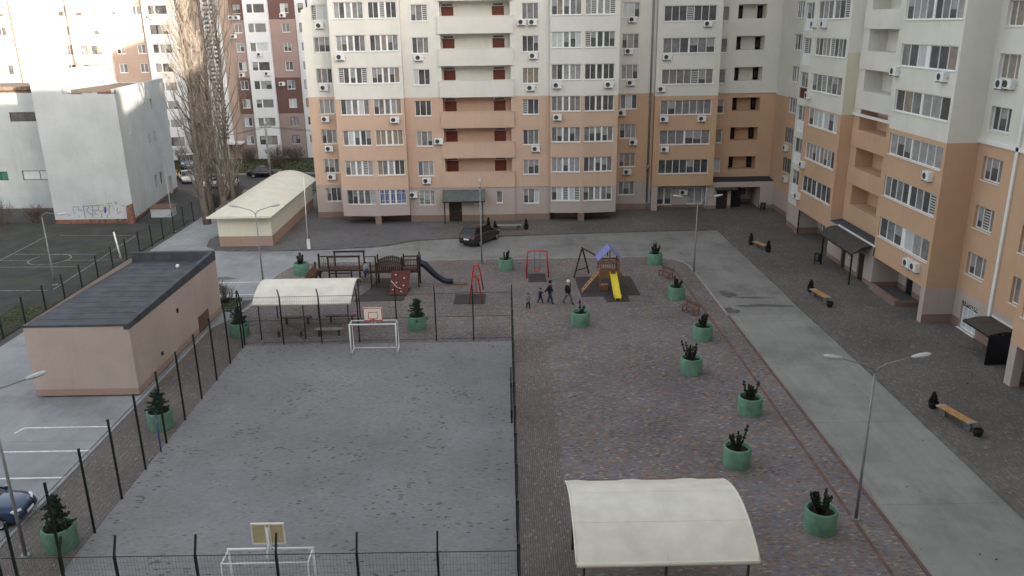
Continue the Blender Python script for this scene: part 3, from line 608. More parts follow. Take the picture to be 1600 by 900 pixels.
w.box(fx0, -45.3, fy + .02, 86, 13.02, 15.2, 'school_white'); w.box(-45.3, -43.9, fy + .02, 85.4, 13.02, 14.9, 'school_white')
# rough parapet crumbling along the roof edge
x = -43.9
while x < fx1 - .1:
    d = R_.uniform(.4, .9); h = max(.05, (x + 43.0) * .10 - .05 + R_.uniform(-.06, .08)); w.box(x, min(x + d, fx1), fy + .01, fy + .3, 13.0, 13.0 + h, 'school_white' if R_.random() < .8 else 'brick'); x += d
fbox(w, FSd, 0, Ls, -.3, -.004, 13.1, 13.45, 'school_white')
wall(w, frY(91.2), -78, fx0, [(0, 1.35, 'school_dado'), (1.35, 12.7, 'school_white')], [(-54.05, -51.2, 9.65, 10.65), (-57.2, -55.5, 3.2, 4.2), (-53.9, -51.2, 3.2, 4.25)], .2)
w.face([(-78, 91.2, 12.75), (fx0, 91.2, 12.75), (fx0, 101, 13.2), (-78, 101, 13.2)], 'tar')
w.box(-78, fx0, 91.15, 91.5, 12.7, 12.85, 'tar')
w.box(-62, -52, 92, 96, 12.9, 13.3, 'tar')
window(b6, frY(91.2), -54.05, -51.2, 9.65, 10.65, 1, frame='wood_dark', glass='glass_dark', sill=0); window(b6, frY(91.2), -57.2, -55.5, 3.2, 4.2, 2, frame='wood_dark', glass='glass_teal', sill=0); window(b6, frY(91.2), -53.9, -51.2, 3.2, 4.25, 'PPtp', frame='wood_dark', glass='glass_light', sill=0)
w.build('wall', b6)
pl = MB(); pl.box(fx0 - .05, fx1 + .02, fy - .06, fy + .1, -.2, .32, 'brick'); pl.build('brick_base', b6)
pr_ = MB(); pr_.hexa([(-39.2, 83.0, -.2), (-38.5, 83.0, -.2), (-38.5, 83.5, -.2), (-39.2, 83.5, -.2), (-39.15, 83.1, 1.75), (-38.6, 83.1, 1.95), (-38.6, 83.5, 1.95), (-39.15, 83.5, 1.75)], 'brick')
tag(pr_.build('brick_pier', None, (-38.9, 83.3, 0)), 'crumbling red brick pier against the corner of the white school wall', 'pier')
gr = MB()                                                  # graffiti: illegible painted strokes
def stroke(pts, mat, wd=.09):
    for a, b in zip(pts, pts[1:]):
        A_ = PY_(100 + a[0] * .075, 310 + a[1] * .075, fy - .012); B_ = PY_(100 + b[0] * .075, 310 + b[1] * .075, fy - .012); gr.bar(A_, B_, wd, .008, mat, (0, -1, 0))
simple('spray_blue', (.09, .13, .2), .7); simple('spray_teal', (.16, .27, .30), .8, var=.3); simple('spray_violet', (.07, .05, .30), .7); simple('spray_olive', (.22, .24, .12), .8); simple('spray_black', (.10, .10, .11), .8)
for s_ in ([(180, 180), (310, 175), (300, 250)], [(180, 180), (190, 260), (250, 330)], [(300, 250), (400, 245)], [(330, 350), (320, 400)]): stroke(s_, 'spray_teal', .1)
for s_ in ([(400, 170), (415, 250), (440, 370), (440, 410)], [(380, 165), (700, 150)], [(520, 180), (470, 250), (540, 320), (590, 330)], [(590, 160), (600, 250), (600, 390)], [(600, 245), (720, 250)], [(640, 270), (650, 330), (700, 330)], [(780, 310), (780, 400)], [(900, 340), (910, 400)]): stroke(s_, 'spray_blue', .07)
stroke([(850, 180), (870, 220), (850, 300)], 'spray_violet', .22); stroke([(700, 120), (720, 160), (720, 250), (760, 280), (830, 240), (840, 160), (790, 125), (730, 150)], 'spray_olive', .09)
stroke([(900, 140), (960, 150), (930, 240), (960, 330)], 'spray_olive', .1)
for s_ in ([(910, 100), (960, 110), (1000, 95)], [(1040, 100), (1090, 70), (1100, 110), (1060, 130)], [(1000, 160), (1010, 150)], [(1200, 150), (1260, 155)], [(1100, 280), (1190, 285)], [(1110, 310), (1160, 330)], [(95, 370), (120, 330)], [(1030, 200), (1050, 240)], [(1120, 200), (1100, 260)]): stroke(s_, 'spray_black', .06)
gr.build('graffiti', b6)

# ---- the tower blocks behind
def tower(label, loc, cols, y=127.):
    """cols: (x0, x1, kind, windows [(u0,u1,lay)], offset)"""
    t = thing('apartment_building', label, 'apartment block', loc); w = MB(); H_ = 28.5
    for x0, x1, kind, wins, off in cols:
        F = frY(y - off)
        bands = {'band': [(-.2, 1.6, 'tower_grey'), (1.6, 6.6, 'tower_grey'), (6.6, 11.9, 'tower_dark'), (11.9, 20.2, 'tower_pink'), (20.2, H_, 'tower_dark')], 'white': [(-.2, H_, 'tower_white')], 'brown': [(-.2, H_, 'tower_brown')], 'cream': [(-.2, H_, 'tower_cream')]}[kind]
        ops = []
        for u0, u1, lay in wins:
            for k in range(-1 if (u1 - u0) > 2.2 else 0, 10):
                z = 2.05 + 2.72 * k
                if z < .3 or z > H_ - 1.6: continue
                ops.append((u0, u1, z, z + 1.3, lay))
        wall(w, F, x0, x1, bands, [o[:4] for o in ops], .16)
        for o in ops:
            if o[2] < 24: window(t, F, *o[:4], o[4], sill=.05, frame='pvc' if R_.random() < .75 else 'wood_dark', rec=.1)
        for xs in (x0, x1): w.face([(xs, y - off, -.2), (xs, y + 1, -.2), (xs, y + 1, H_), (xs, y - off, H_)], bands[-1][2])
    a, b = cols[0][0], cols[-1][1]
    w.face([(a, y + 13, -.2), (b, y + 13, -.2), (b, y + 13, H_), (a, y + 13, H_)], 'tower_white'); w.face([(a, y - .9, H_), (b, y - .9, H_), (b, y + 13, H_), (a, y + 13, H_)], 'roof_felt')
    for x in (a, b): w.face([(x, y, -.2), (x, y + 13, -.2), (x, y + 13, H_), (x, y, H_)], 'tower_white')
    w.build('wall', t); return t
tA = tower('brown and pink banded tower with a white balcony column behind the bare poplars', (-36, 127, 0), [
    (-47.6, -44.6, 'brown', [], 0), (-44.6, -41.6, 'white', [], .2), (-41.6, -40.1, 'brown', [], 0), (-40.1, -37.9, 'band', [(-39.6, -38.45, 2)], .3),
    (-37.9, -34.35, 'white', [(-37.4, -34.75, 'pTpp')], .9), (-34.35, -30.55, 'band', [(-32.6, -31.45, 2)], .3), (-30.55, -28.9, 'white', [(-30.1, -29.3, 1)], 0)])
lt = MB()
for k in range(38):
    z = 2.6 + k * .62; lt.box(-43.9, -42.1, 126.55, 126.8, z, z + .3, 'tower_white')
for xx in (-43.95, -43.0, -42.05): lt.box(xx - .07, xx + .07, 126.5, 126.82, 2.5, 26.5, 'tower_white')
lt.build('stairwell_lattice', tA)
vk = MB(); vk.box(-43.85, -42.1, 126.78, 126.79, 2.6, 26, 'void'); vk.build('stairwell_shade_sheet', tA)  # near-black sheet stands for the shaded stairwell behind the lattice
pc = MB(); pc.box(-43.4, -39.9, 124.6, 126.7, 2.3, 2.6, 'tower_white'); pc.build('porch_roof', tA)
pd = MB(); pd.box(-42.4, -41.5, 126.6, 126.7, 0, 2.2, 'door_red'); pd.build('door', tA)
tB = tower('pale sunlit tower block behind the white school at the top left', (-60, 127, 0), [
    (-90, -80, 'cream', [(-86, -84.6, 2)], 0), (-80, -71.5, 'brown', [(-79, -77.6, 2), (-74.6, -73.2, 2)], .1), (-71.5, -66.1, 'white', [], .5), (-66.1, -63.3, 'cream', [(-65.1, -63.9, 2)], .1), (-63.3, -58.1, 'white', [(-62.3, -59.2, 'ptppp')], .9),
    (-58.1, -52.5, 'brown', [(-57.4, -56.2, 2), (-54.3, -53.1, 2)], .1), (-52.5, -47.6, 'white', [(-51.7, -48.9, 'pTpp')], .9)])
lt = MB()
for k in range(36):
    z = 3. + k * .66; lt.box(-69.1, -67.8, 126.44, 126.53, z, z + .22, 'tower_grey')
lt.build('stairwell_vent', tB)
pp = MB(); pp.tube([(-63.3, 126.0, 0), (-63.3, 126.0, 28)], .14, 'tower_brown', 8); pp.tube([(-71.6, 126.3, 0), (-71.6, 126.3, 28)], .16, 'tower_brown', 8); pp.build('drainpipe', tB)

# ---- air conditioner units: one survey pixel each
def make_ac(label, loc, face, double_fan=False):
    t = thing('air_conditioner', label, 'air conditioner', loc, 'air conditioner units on the facades')
    return t
ACP = {}
def ac_mesh():
    c = MB(); c.box(-.42, .42, -.32, 0, -.29, .29, 'ac_white'); c.box(-.36, .30, -.335, -.32, -.30, -.27, 'ac_grille'); casing = c
    f = MB(); f.lathe((0, 0, 0), [(.21, 0), (.21, .012), (.17, .012), (.16, .004), (0, .004)], 'ac_grille', 16)
    f.v = [(x - .12, -.32 - z, y) for x, y, z in f.v]
    b = MB(); b.box(-.36, -.32, -.36, 0, -.35, -.29, 'galv'); b2_ = MB(); b2_.box(.32, .36, -.36, 0, -.35, -.29, 'galv'); h = MB(); h.tube([(.42, -.12, .1), (.55, -.1, .05), (.5, 0, -.1)], .025, 'ac_white', 6)
    return [('casing', casing), ('fan_grille', f), ('bracket', b), ('bracket', b2_), ('hose', h)]
proto = None
def ac(px, py, where, plane, val):
    global proto
    p = PY_(px, py, val) if plane == 'y' else PX_(px, py, val)
    st = ['ground', 'first', 'second', 'third', 'fourth', 'fifth', 'sixth', 'seventh', 'eighth'][max(0, int((p.z + .55) / 2.97))]
    lab = 'air conditioner %s, %s storey up' % (where, st) if st != 'ground' else 'air conditioner %s at ground level' % where
    o = thing('air_conditioner', lab, 'air conditioner', p, 'air conditioner units on the facades')
    if proto is None:
        proto = o
        for n, m in ac_mesh():
            m.v = [tuple(Vector(v) + p) for v in m.v]; m.build(n, o, p)
    else:
        for ch in proto.children:
            c = ch.copy(); COL.objects.link(c); c.parent = o
    if plane == 'x': o.rotation_euler.z = -math.pi / 2
for px, py, wh in [(500, 40, 'under the far left window column of the facing block'), (507, 137, 'under the far left window column of the facing block'), (509, 186, 'under the far left window column of the facing block'), (515, 232, 'under the far left window column of the facing block'), (519, 276, 'under the far left window column of the facing block')]: ac(px, py, wh, 'y', 83.8)
for px, py, wh in [(532, 89, 'under the left end of the left glazed bay'), (617, 187, 'under the right end of the left glazed bay'), (870, 133, 'under the left end of the facing block right bay'), (951, 132, 'under the right end of the facing block right bay'), (870.5, 183, 'under the left end of the facing block right bay')]: ac(px, py, wh, 'y', 80.5)
for px, py, wh in [(655, 90, 'under the window left of the balconies'), (815, 34.5, 'left one of a pair right of the balconies'), (832, 34.5, 'right one of a pair right of the balconies'), (833, 87, 'under the window right of the balconies'), (829, 137, 'under the window right of the balconies'), (685.5, 220.5, 'on the wall just left of a balcony'), (667, 282, 'under the window left of the balconies'), (646, 304, 'between two barred windows left of the entrance'), (837, 232, 'under the window right of the balconies')]: ac(px, py, wh, 'y', 81.5)
for px, py in [(988, 30.5), (982, 80), (985, 129), (971, 176), (989, 222), (979.5, 268)]: ac(px, py, 'in the recess beside the long grey drainpipe', 'y', 85.5)
for px, py, wh in [(1105.5, 37, 'under the right end of the corner bay'), (1042, 89, 'under the left end of the corner bay'), (1033, 139, 'under the left end of the corner bay'), (1037, 186, 'under the left end of the corner bay'), (1096, 185, 'under the right end of the corner bay'), (1038, 233, 'under the left end of the corner bay')]: ac(px, py, wh, 'y', 84.8)
ac(1067, 300, 'between the two shop windows of the corner block', 'y', 86.3)
for px, py, wh, v in [(1274, 37.5, 'left of two under the right wing far bay', 27), (1290, 37.5, 'right of two under the right wing far bay', 27), (1265, 149, 'at the far edge of the far bay, right wing', 27), (1401.5, 111, 'under the far end of the near bay, right wing', 27), (1476, 120, 'under the near end of the near bay, right wing', 27), (1569, 131, 'left of two by the right edge window', 29), (1581, 131, 'right of two by the right edge window', 29), (1230, 231, 'on the narrow wall beside the yard corner', 28.3), (1256, 257, 'at the far edge of the far bay, right wing', 27), (1453, 275, 'under the near end of the near bay, right wing', 27), (1229, 279.5, 'on the narrow wall beside the yard corner', 28.3), (1248, 306, 'at the far edge of the far bay, right wing', 27), (1422, 411, 'left of two under the right wing near bay', 27), (1433, 417, 'right of two under the right wing near bay', 27)]: ac(px, py, wh, 'x', v)
for px, py, wh in [(362, 27.5, 'left of two beside the brown tower white column'), (371, 27.5, 'right of two beside the brown tower white column'), (442, 24, 'on the brown tower right of its white column'), (366, 57, 'on the brown tower left of its white column'), (379, 117, 'on the brown tower left of its white column'), (441, 131, 'on the brown tower right of its white column')]: ac(px, py, wh, 'y', 126.7)
for px, py, wh in [(406, 85, 'on the white column of the brown tower'), (418, 115, 'on the white column of the brown tower'), (232, 27, 'on the white balcony column of the pale tower'), (262, 117, 'on the white balcony column of the pale tower')]: ac(px, py, wh, 'y', 126.1)
for n, c in (('cloth_navy', (.018, .019, .035)), ('cloth_black', (.016, .017, .018)), ('cloth_grey', (.12, .12, .125)), ('cloth_blue', (.022, .022, .085)), ('cloth_lightgrey', (.21, .225, .235)), ('cloth_jeans', (.03, .045, .09)), ('hat_white', (.75, .73, .70)), ('shoe_black', (.012, .01, .01)), ('coat_pale', (.22, .28, .36))): simple(n, c, .85, var=.15, scale=8)
# ================================================================== the ground
sheet('ground', [(-700, -300), (700, -300), (700, 900), (-700, 900)], -.17, 'dirt')
sheet('street', [(-140, 100.5), (60, 101.5), (60, 112), (-140, 112)], -.13, 'asphalt')
sheet('driveway', [(-60, 84.5), (-27, 84.5), (-22, 92), (-20, 101.5), (-60, 100.5)], -.135, 'asphalt')
sheet('street_kerb', [(-140, 112), (60, 112), (60, 112.3), (-140, 112.3)], .0, 'kerb', -.17)
sheet('lawn', [(-140, 113.2), (-25, 113.2), (-25, 126), (-140, 126)], -.12, 'lawn')
sheet('yard', [(-32.3, 5), (20.7, 5), (20.7, 77), (-19, 77), (-26, 101), (-32.5, 101)], -.10, 'yard_concrete')
sheet('school_yard', [(-75, 45), (-33.2, 45), (-33.2, 84.2), (-75, 84.2)], -.105, 'yard_asphalt')
sheet('school_lawn', [(-36, 45), (-33.3, 45), (-33.3, 57.5), (-36, 57.0)], -.09, 'lawn')
sheet('road', [(-13.5, 65), (14.5, 60), (14.5, 5), (20.65, 5), (20.65, 77), (-9, 76), (-11, 72.5)], -.094, 'road_concrete')
sheet('road_slab', [(15.05, 5), (20.45, 5), (20.45, 47.3), (19.5, 47.33), (19.5, 52.3), (15.05, 52.3)], -.088, 'new_concrete')
PLAY = [(-19.85, 5), (14.85, 5), (14.85, 62.3), (14.75, 64.2), (14.35, 65.5), (13.3, 66.45), (11.6, 66.85), (.4, 66.9), (-8.3, 66.82), (-13.1, 66.75), (-15.6, 66.7), (-16.9, 66.5), (-17.9, 65.6), (-18.5, 63.6), (-18.72, 61), (-18.72, 58.5), (-18.4, 55.5), (-18.9, 53.3), (-19.75, 51.4)]
sheet('playground_paving', PLAY, 0, 'playground_pavers', -.12, 'kerb')
sheet('court_paving', [(-16.6, 22.2), (.24, 22.2), (.24, 48.0), (-16.6, 48.0)], .005, 'court_pavers')
sheet('path', [(.3, 5), (2.35, 5), (2.35, 48.4), (.3, 48.4)], .004, 'edge_pavers')
sheet('path', [(-19.8, 5), (-16.62, 5), (-16.62, 48.6), (-19.8, 51.2)], .004, 'edge_pavers')
WALK = [(20.6, 5), (27.6, 5), (29.2, 5), (29.2, 85.4), (29.2, 87), (11, 87), (11, 84), (-19.5, 84.3), (-20.5, 98), (-22.8, 97.4), (-23.2, 92), (-26.9, 90), (-27.6, 79), (-28.1, 75.6), (-27.6, 73.2), (-26.2, 71.7), (-24.6, 71.35), (-18, 71.15), (-14.6, 71.6), (-12, 71.95), (-10.6, 72.5), (-9.2, 73.7), (-8, 74.1), (-5.5, 74.5), (1.7, 75.3), (12, 76.0), (20.2, 76.3)]
sheet('passage_floor', [(23.8, 86.9), (27, 86.9), (27, 88.7), (23.8, 88.7)], 0, 'walk_pavers', -.12)
sheet('pavement', WALK, 0, 'walk_pavers', -.12, 'kerb_dark')
sheet('apron', [(-27.4, 78.5), (-27.9, 75.5), (-27.3, 73.2), (-26, 71.9), (-24.5, 71.55), (-18, 71.35), (-14.6, 71.8), (-12.1, 72.15), (-10.8, 72.7), (-9.4, 73.9), (-7, 74.6), (-5, 84), (-19.5, 84.2), (-20.6, 97.9), (-22.6, 97.2), (-23, 91), (-26.7, 89.5)], .004, 'apron_pavers')
def kerb(pts, mat, z=.03, wd=.15, name='kerb'):
    mb = MB()
    for a, b in zip(pts, pts[1:]): mb.bar((*a, z / 2 - .06), (*b, z / 2 - .06), wd, z + .12, mat)
    tag(mb.build(name), kind='structure')
kerb([(14.92, 5), (14.92, 52)], 'kerb_red'); kerb([(14.92, 52), (14.92, 62.3), (14.82, 64.2), (14.42, 65.5), (13.35, 66.5), (11.6, 66.92), (.4, 66.97), (-13.1, 66.82), (-15.6, 66.77), (-16.95, 66.56)], 'kerb'); kerb([(-16.95, 66.56), (-17.97, 65.63), (-18.57, 63.6), (-18.8, 61), (-18.8, 58.5), (-18.46, 55.5), (-18.96, 53.3), (-19.85, 51.3), (-19.9, 5)], 'kerb')
kerb([(20.55, 5), (20.5, 47), (20.35, 54), (20.6, 70), (20.75, 76.3)], 'kerb_dark', .035, .2); kerb(WALK[13:], 'kerb_dark', .03, .14)
sheet('red_line', [(13.5, 5), (13.66, 5), (13.78, 45), (13.5, 62.5), (12.6, 65), (12.45, 64.95), (13.34, 62.4), (13.62, 45)], .007, 'kerb_red')
# painted lines
def line(a, b, wd, z, mat, name='road_marking'):
    a, b = Vector(a), Vector(b); n = Vector((-(b - a).y, (b - a).x)).normalized() * wd / 2
    sheet(name, [tuple(a + n), tuple(a - n), tuple(b - n), tuple(b + n)], z, mat)
for y, xa, xb in ((37.47, -24.6, -20.2), (35.0, -26.5, -19.95), (32.56, -26.5, -19.95), (30.1, -26.5, -19.95), (27.6, -26.5, -19.95), (61.85, -24.0, -19.0), (58.65, -23.0, -19.0)): line((xa, y), (xb, y), .11, -.092, 'line_paint')
line((-24.55, 37.5), (-24.75, 36.9), .11, -.0915, 'line_paint')
for a, b in (((-43.94, 78.48), (-36.27, 77.97)), ((-45.06, 78.3), (-44.35, 66.0)), ((-44.5, 71.6), (-36.86, 71.14)), ((-44.5, 69.5), (-41.7, 69.4)), ((-38.7, 69.25), (-33.6, 69.1)), ((-46, 67.4), (-36.3, 67.2)), ((-46, 60.9), (-35.6, 60.6)), ((-36.2, 77.9), (-35.3, 60.8))): line(a, b, .1, -.098, 'line_worn', 'pitch_marking')
cpts = [(-40.2 + 1.75 * math.cos(t * math.pi / 16), 69.6 + 1.75 * math.sin(t * math.pi / 16)) for t in range(33)]
mb = MB()
for i, (a, b) in enumerate(zip(cpts, cpts[1:])):
    if i in (11, 12): continue
    ia = [(-40.2 + (p[0] + 40.2) * .94, 69.6 + (p[1] - 69.6) * .94) for p in (a, b)]; mb.face([(*a, -.0975), (*b, -.0975), (*ia[1], -.0975), (*ia[0], -.0975)], 'line_worn')
tag(mb.build('pitch_marking'), kind='structure')
def blob(name, cx, cy, rx, ry, z, mat, seed=1, n=48):
    r = random.Random(seed); ph = [r.uniform(0, 6.28) for _ in range(4)]
    pts = []
    for k in range(n):
        t = 2 * math.pi * k / n; q = 1 + .22 * math.sin(2 * t + ph[0]) + .18 * math.sin(3 * t + ph[1]) + .14 * math.sin(5 * t + ph[2]) + .08 * math.sin(9 * t + ph[3]); pts.append((cx + rx * q * math.cos(t), cy + ry * q * math.sin(t)))
    sheet(name, pts, z, mat)
blob('puddle', -23.1, 63.0, 1.0, .45, -.091, 'puddle', 3); blob('puddle', -22.3, 60.5, .95, .4, -.0905, 'puddle', 5)
blob('puddle', 16.2, 56.8, .5, .8, -.09, 'puddle', 7); blob('puddle', 15.5, 53.3, .45, .55, -.085, 'puddle', 9); blob('puddle', 18.0, 54.2, 1.8, .3, -.089, 'puddle', 11); blob('puddle', 17.6, 56.0, 1.1, .22, -.0885, 'puddle', 12)
sheet('flower_bed', [(-22.3, 57.6), (-19.7, 57.7), (-19.4, 55.0), (-21.9, 54.6)], .02, 'lawn', -.1, 'kerb')
sheet('flower_bed', [(-19.4, 57.0), (-18.8, 57.2), (-18.9, 55.2), (-19.3, 55.1)], .0, 'dirt', -.1, 'kerb')
gb = MB()
for poly, n, h in (((-140, -25, 113.5, 125.5), 4200, .2), ((-22.1, -19.6, 54.8, 57.5), 900, .16), ((-36, -33.4, 46, 57), 900, .05)):
    for _ in range(n):
        x, y = R_.uniform(*poly[:2]), R_.uniform(*poly[2:]); a = R_.uniform(0, 3.14); s_ = R_.uniform(.5, 1.3) * h; dx, dy = math.cos(a) * .12, math.sin(a) * .12
        gb.face([(x - dx, y - dy, -.12), (x + dx, y + dy, -.12), (x + dx * .6 + R_.uniform(-.08, .08), y + R_.uniform(-.08, .08), -.1 + s_)], 'grass_blade')
tag(gb.build('grass'), kind='stuff')
lv = MB()
for _ in range(190):
    k = R_.random()
    if k < .45: x, y = R_.uniform(15.1, 20.3), R_.uniform(20, 75)
    elif k < .6: x, y = R_.choice((15.15, 20.25)) + R_.gauss(0, .15), R_.uniform(20, 74)
    else: x, y = R_.uniform(20.9, 26.5), R_.uniform(25, 83)
    a = R_.uniform(0, 6.28); s_ = R_.uniform(.025, .06); z = .012 if x > 20.6 else -.08
    lv.face([(x + s_ * math.cos(a + q) * w_, y + s_ * math.sin(a + q) * w_, z + .01 * q) for q, w_ in ((0, 1), (1.4, .6), (3.1, 1.1), (4.6, .55))], 'soil' if R_.random() < .6 else 'wood_deck')
tag(lv.build('fallen_leaves'), kind='stuff')
# ================================================================== fences
def fence(label, a, b, n, htop, hmesh, arm=None, mat='fence_green', pitch=.11, post=.075, hp=.25, ends=(True, True), wire=.0035, posts=None, rails=(0.02, .5, 1.)):
    a, b = Vector((*a, 0)), Vector((*b, 0)); d = b - a
    t = thing('mesh_fence', label, 'fence', (a + b) / 2)
    ts = posts or [i / n for i in range(n + 1)]
    for k, q in enumerate(ts):
        if (k == 0 and not ends[0]) or (k == len(ts) - 1 and not ends[1]): continue
        p = a + d * q; m = MB(); m.box(p.x - post / 2, p.x + post / 2, p.y - post / 2, p.y + post / 2, -.1, htop if not arm else hmesh + .03, mat)
        if arm: m.bar(p + Vector((0, 0, hmesh + .02)), p + Vector((arm[0], arm[1], htop)), post * .8, post * .8, mat)
        m.build('post', t, p)
    u = d.normalized()
    for q0, q1 in zip(ts, ts[1:]):
        p, r = a + d * q0, a + d * q1; L = (r - p).length; m = MB(); k = pitch / 2
        while k < L:
            c = p + u * k; m.tube([c + Vector((0, 0, .08)), c + Vector((0, 0, hmesh))], wire, 'wire', 3, False); k += pitch
        z = .08
        while z < hmesh: m.tube([p + Vector((0, 0, z)), r + Vector((0, 0, z))], wire, 'wire', 3, False); z += hp
        for f_ in rails: m.tube([p + Vector((0, 0, .08 + (hmesh - .08) * f_)), r + Vector((0, 0, .08 + (hmesh - .08) * f_))], .014, 'fence_green', 4, False)
        m.build('mesh_panel', t, (p + r) / 2)
    return t
fence('tall dark mesh fence behind the far goal of the sports court', (-16.6, 48.1), (.25, 48.35), 7, 3.72, 3.15, (0, -.3), posts=[0, .145, .287, .428, .57, .715, .855, 1])
fence('tall dark mesh fence along the left side of the sports court beside the parking bays', (-16.58, 47.6), (-16.55, 20.8), 11, 3.76, 3.3, None, rails=(1.,))
fence('tall dark mesh fence between the sports court and the block paved playground', (.25, 48.1), (.22, 20.2), 11, 2.95, 2.85, None, post=.1)
fence('tall dark mesh fence with bent post tops across the bottom of the picture', (-16.4, 22.3), (.2, 22.2), 7, 3.65, 3.05, (0, .28), posts=[0, .12, .225, .38, .535, .69, .845, 1], ends=(True, False))
fence('low dark mesh fence between the old school yard and the concrete drive', (-33.0, 50.2), (-32.75, 84), 13, 1.95, 1.85, None, pitch=.16, hp=.4, post=.09)
fn = thing('railing', 'short dark iron railing beside the white car under the poplars', 'railing', (-35.5, 101.5, 0))
m = MB()
for k in range(26): m.box(-37 + k * .14, -36.96 + k * .14, 101.48, 101.52, -.1, 1.6, 'black_metal')
m.build('bars', fn)
m = MB(); m.box(-37.1, -33.3, 101.46, 101.54, 1.4, 1.48, 'black_metal'); m.box(-37.1, -33.3, 101.46, 101.54, .1, .18, 'black_metal'); m.build('rail', fn)
for x in (-37.1, -33.4): m = MB(); m.box(x - .06, x + .06, 101.44, 101.56, -.1, 1.75, 'black_metal'); m.build('post', fn)
yg = thing('gate', 'dark barred yard gate between the cream garage and the facing block', 'gate', (-21.2, 98.5, 0))
m = MB()
for k in range(24): m.box(-23.4 + k * .16, -23.37 + k * .16, 98.49, 98.52, .1, 1.9, 'black_metal')
m.build('bars', yg); m = MB(); m.box(-23.5, -19.6, 98.46, 98.54, 1.9, 2.0, 'black_metal'); m.box(-23.5, -19.6, 98.46, 98.54, .08, .2, 'black_metal'); m.build('frame', yg)
# ================================================================== lamps and poles
def lamp(label, base_, h, arms, bracket=.55, reach=1.35, ang=0., r=.07, mat='galv', low=0):
    t = thing('street_lamp', label, 'street lamp', base_, None); b = Vector(base_)
    m = MB(); m.tube([b, b + Vector((0, 0, h * .35)), b + Vector((0, 0, h))], [r, r * .85, r * .62], mat, 10); m.build('pole', t)
    m = MB(); m.box(b.x - .17, b.x + .17, b.y - .17, b.y + .17, b.z, b.z + .03, mat)
    for sx in (-.13, .13):
        for sy in (-.13, .13): m.tube([b + Vector((sx, sy, .03)), b + Vector((sx, sy, .09))], .02, mat, 6)
    m.build('base_plate', t)
    for s_ in arms:
        d = Vector((math.cos(ang) * s_, math.sin(ang) * s_, 0)); top = b + Vector((0, 0, h - .05))
        m = MB(); m.tube([top, top + d * .12 + Vector((0, 0, .22)), top + d * .4 + Vector((0, 0, .38)), top + d * reach + Vector((0, 0, bracket + .1))], r * .42, mat, 8); m.build('arm', t)
        e = top + d * reach + Vector((0, 0, bracket + .1)); side = Vector((-d.y, d.x, 0)).normalized(); m = MB(); vs = []
        prof = [(0, .05, .05), (.12, .10, .07), (.35, .15, .09), (.6, .13, .075), (.72, .04, .03)]
        for q, wd, hh in prof:
            c = e + d * (q - .05) + Vector((0, 0, .16 * q))
            for k in range(10):
                a = 2 * math.pi * k / 10; vs.append(c + side * wd * math.cos(a) + Vector((0, 0, hh * math.sin(a))))
        fs = [(i * 10 + k, i * 10 + (k + 1) % 10, (i + 1) * 10 + (k + 1) % 10, (i + 1) * 10 + k) for i in range(4) for k in range(10)] + [tuple(range(9, -1, -1)), tuple(range(40, 50))]
        m.raw(vs, fs, 'lamp_head', True); m.build('lamp_head', t)
    return t
lamp('tall grey double headed street lamp in the right foreground by the road edge', tuple(G(1337, 810)), 6.35, (-1, 1))
lamp('grey double headed street lamp by the kerb at the far right playground corner', tuple(G(1084, 425)), 5.5, (-1, 1), reach=1.25)
lamp('slim grey street lamp between the climbing frame slide and the dark hatchback', tuple(G(753, 413)), 6.4, (-1, 1), reach=1.1, ang=math.pi / 2, bracket=.3)
lamp('grey double headed street lamp in front of the cream garage', tuple(G(411, 438)), 5.35, (-1, 1), reach=1.3)
lamp('grey street lamp at the bottom left corner beside the blue car', tuple(G(40, 868)), 6.55, (1, -1), ang=.6, reach=1.25, bracket=.4)
ol = G(86, 445); lamp('old white street lamp with one curved arm inside the school yard', tuple(G(86, 445, -.1)), 5.5, (1,), reach=1.3, ang=0, bracket=.1, mat='galv', r=.06)
lamp('old lamp pole with a thin side arm beside the white school corner', tuple(G(272, 362, -.1)), 7.2, (1,), reach=2.2, ang=.1, bracket=.3, mat='galv', r=.055)
up = thing('utility_pole', 'concrete utility pole carrying wires in front of the brown tower', 'utility pole', (-31.5, 109.2, 0))
m = MB(); m.tube([(-31.5, 109.2, -.1), (-31.5, 109.2, 7.0)], [.17, .12], 'kerb', 8); m.build('pole', up); m = MB(); m.bar((-32.2, 109.2, 6.6), (-30.8, 109.2, 6.6), .1, .1, 'wood_dark'); m.lathe((-31.5, 109.2, 7.0), [(.0, 0), (.16, .05), (.16, .2), (0, .3)], 'white_trim', 10); m.build('crossarm', up)
for k, (e0, lbl) in enumerate((((-43.5, 112, 5.2), 'thin black wires running left from the utility pole'), ((-15, 112, 5.9), 'thin black wires running right from the utility pole'))):
    wr = MB()
    for dx in (-.6, 0, .6):
        a = Vector((-31.5 + dx, 109.2, 6.68)); b = Vector(e0) + Vector((dx, 0, dx * .3)); wr.tube([a.lerp(b, q / 8) - Vector((0, 0, .9 * 4 * (q / 8) * (1 - q / 8) * .6)) for q in range(9)], .02, 'black_metal', 4)
    tag(wr.build('overhead_wire', None, (-31.5, 109.2, 6.7)), lbl, 'wire')
vp = G(189, 404, -.1); m = MB(); m.tube([vp, vp + Vector((-.25, 0, 2.4))], .07, 'white_paint', 8); tag(m.build('net_post', None, vp), 'short leaning white net post on the old school pitch', 'post')
bb = thing('barrier', 'raised thin white barrier pole with its control box beside the garage', 'barrier', tuple(G(483, 389)))
b = G(483, 389); m = MB(); m.box(b.x - .13, b.x + .13, b.y - .12, b.y + .15, 0, 1.0, 'ac_white'); m.box(b.x - .14, b.x + .14, b.y - .13, b.y + .16, 1.0, 1.1, 'canopy_dark'); m.build('control_box', bb); m = MB(); m.tube([b + Vector((0, -.2, .9)), b + Vector((.15, -.2, 6.6))], .032, 'white_paint', 8); m.build('boom', bb)
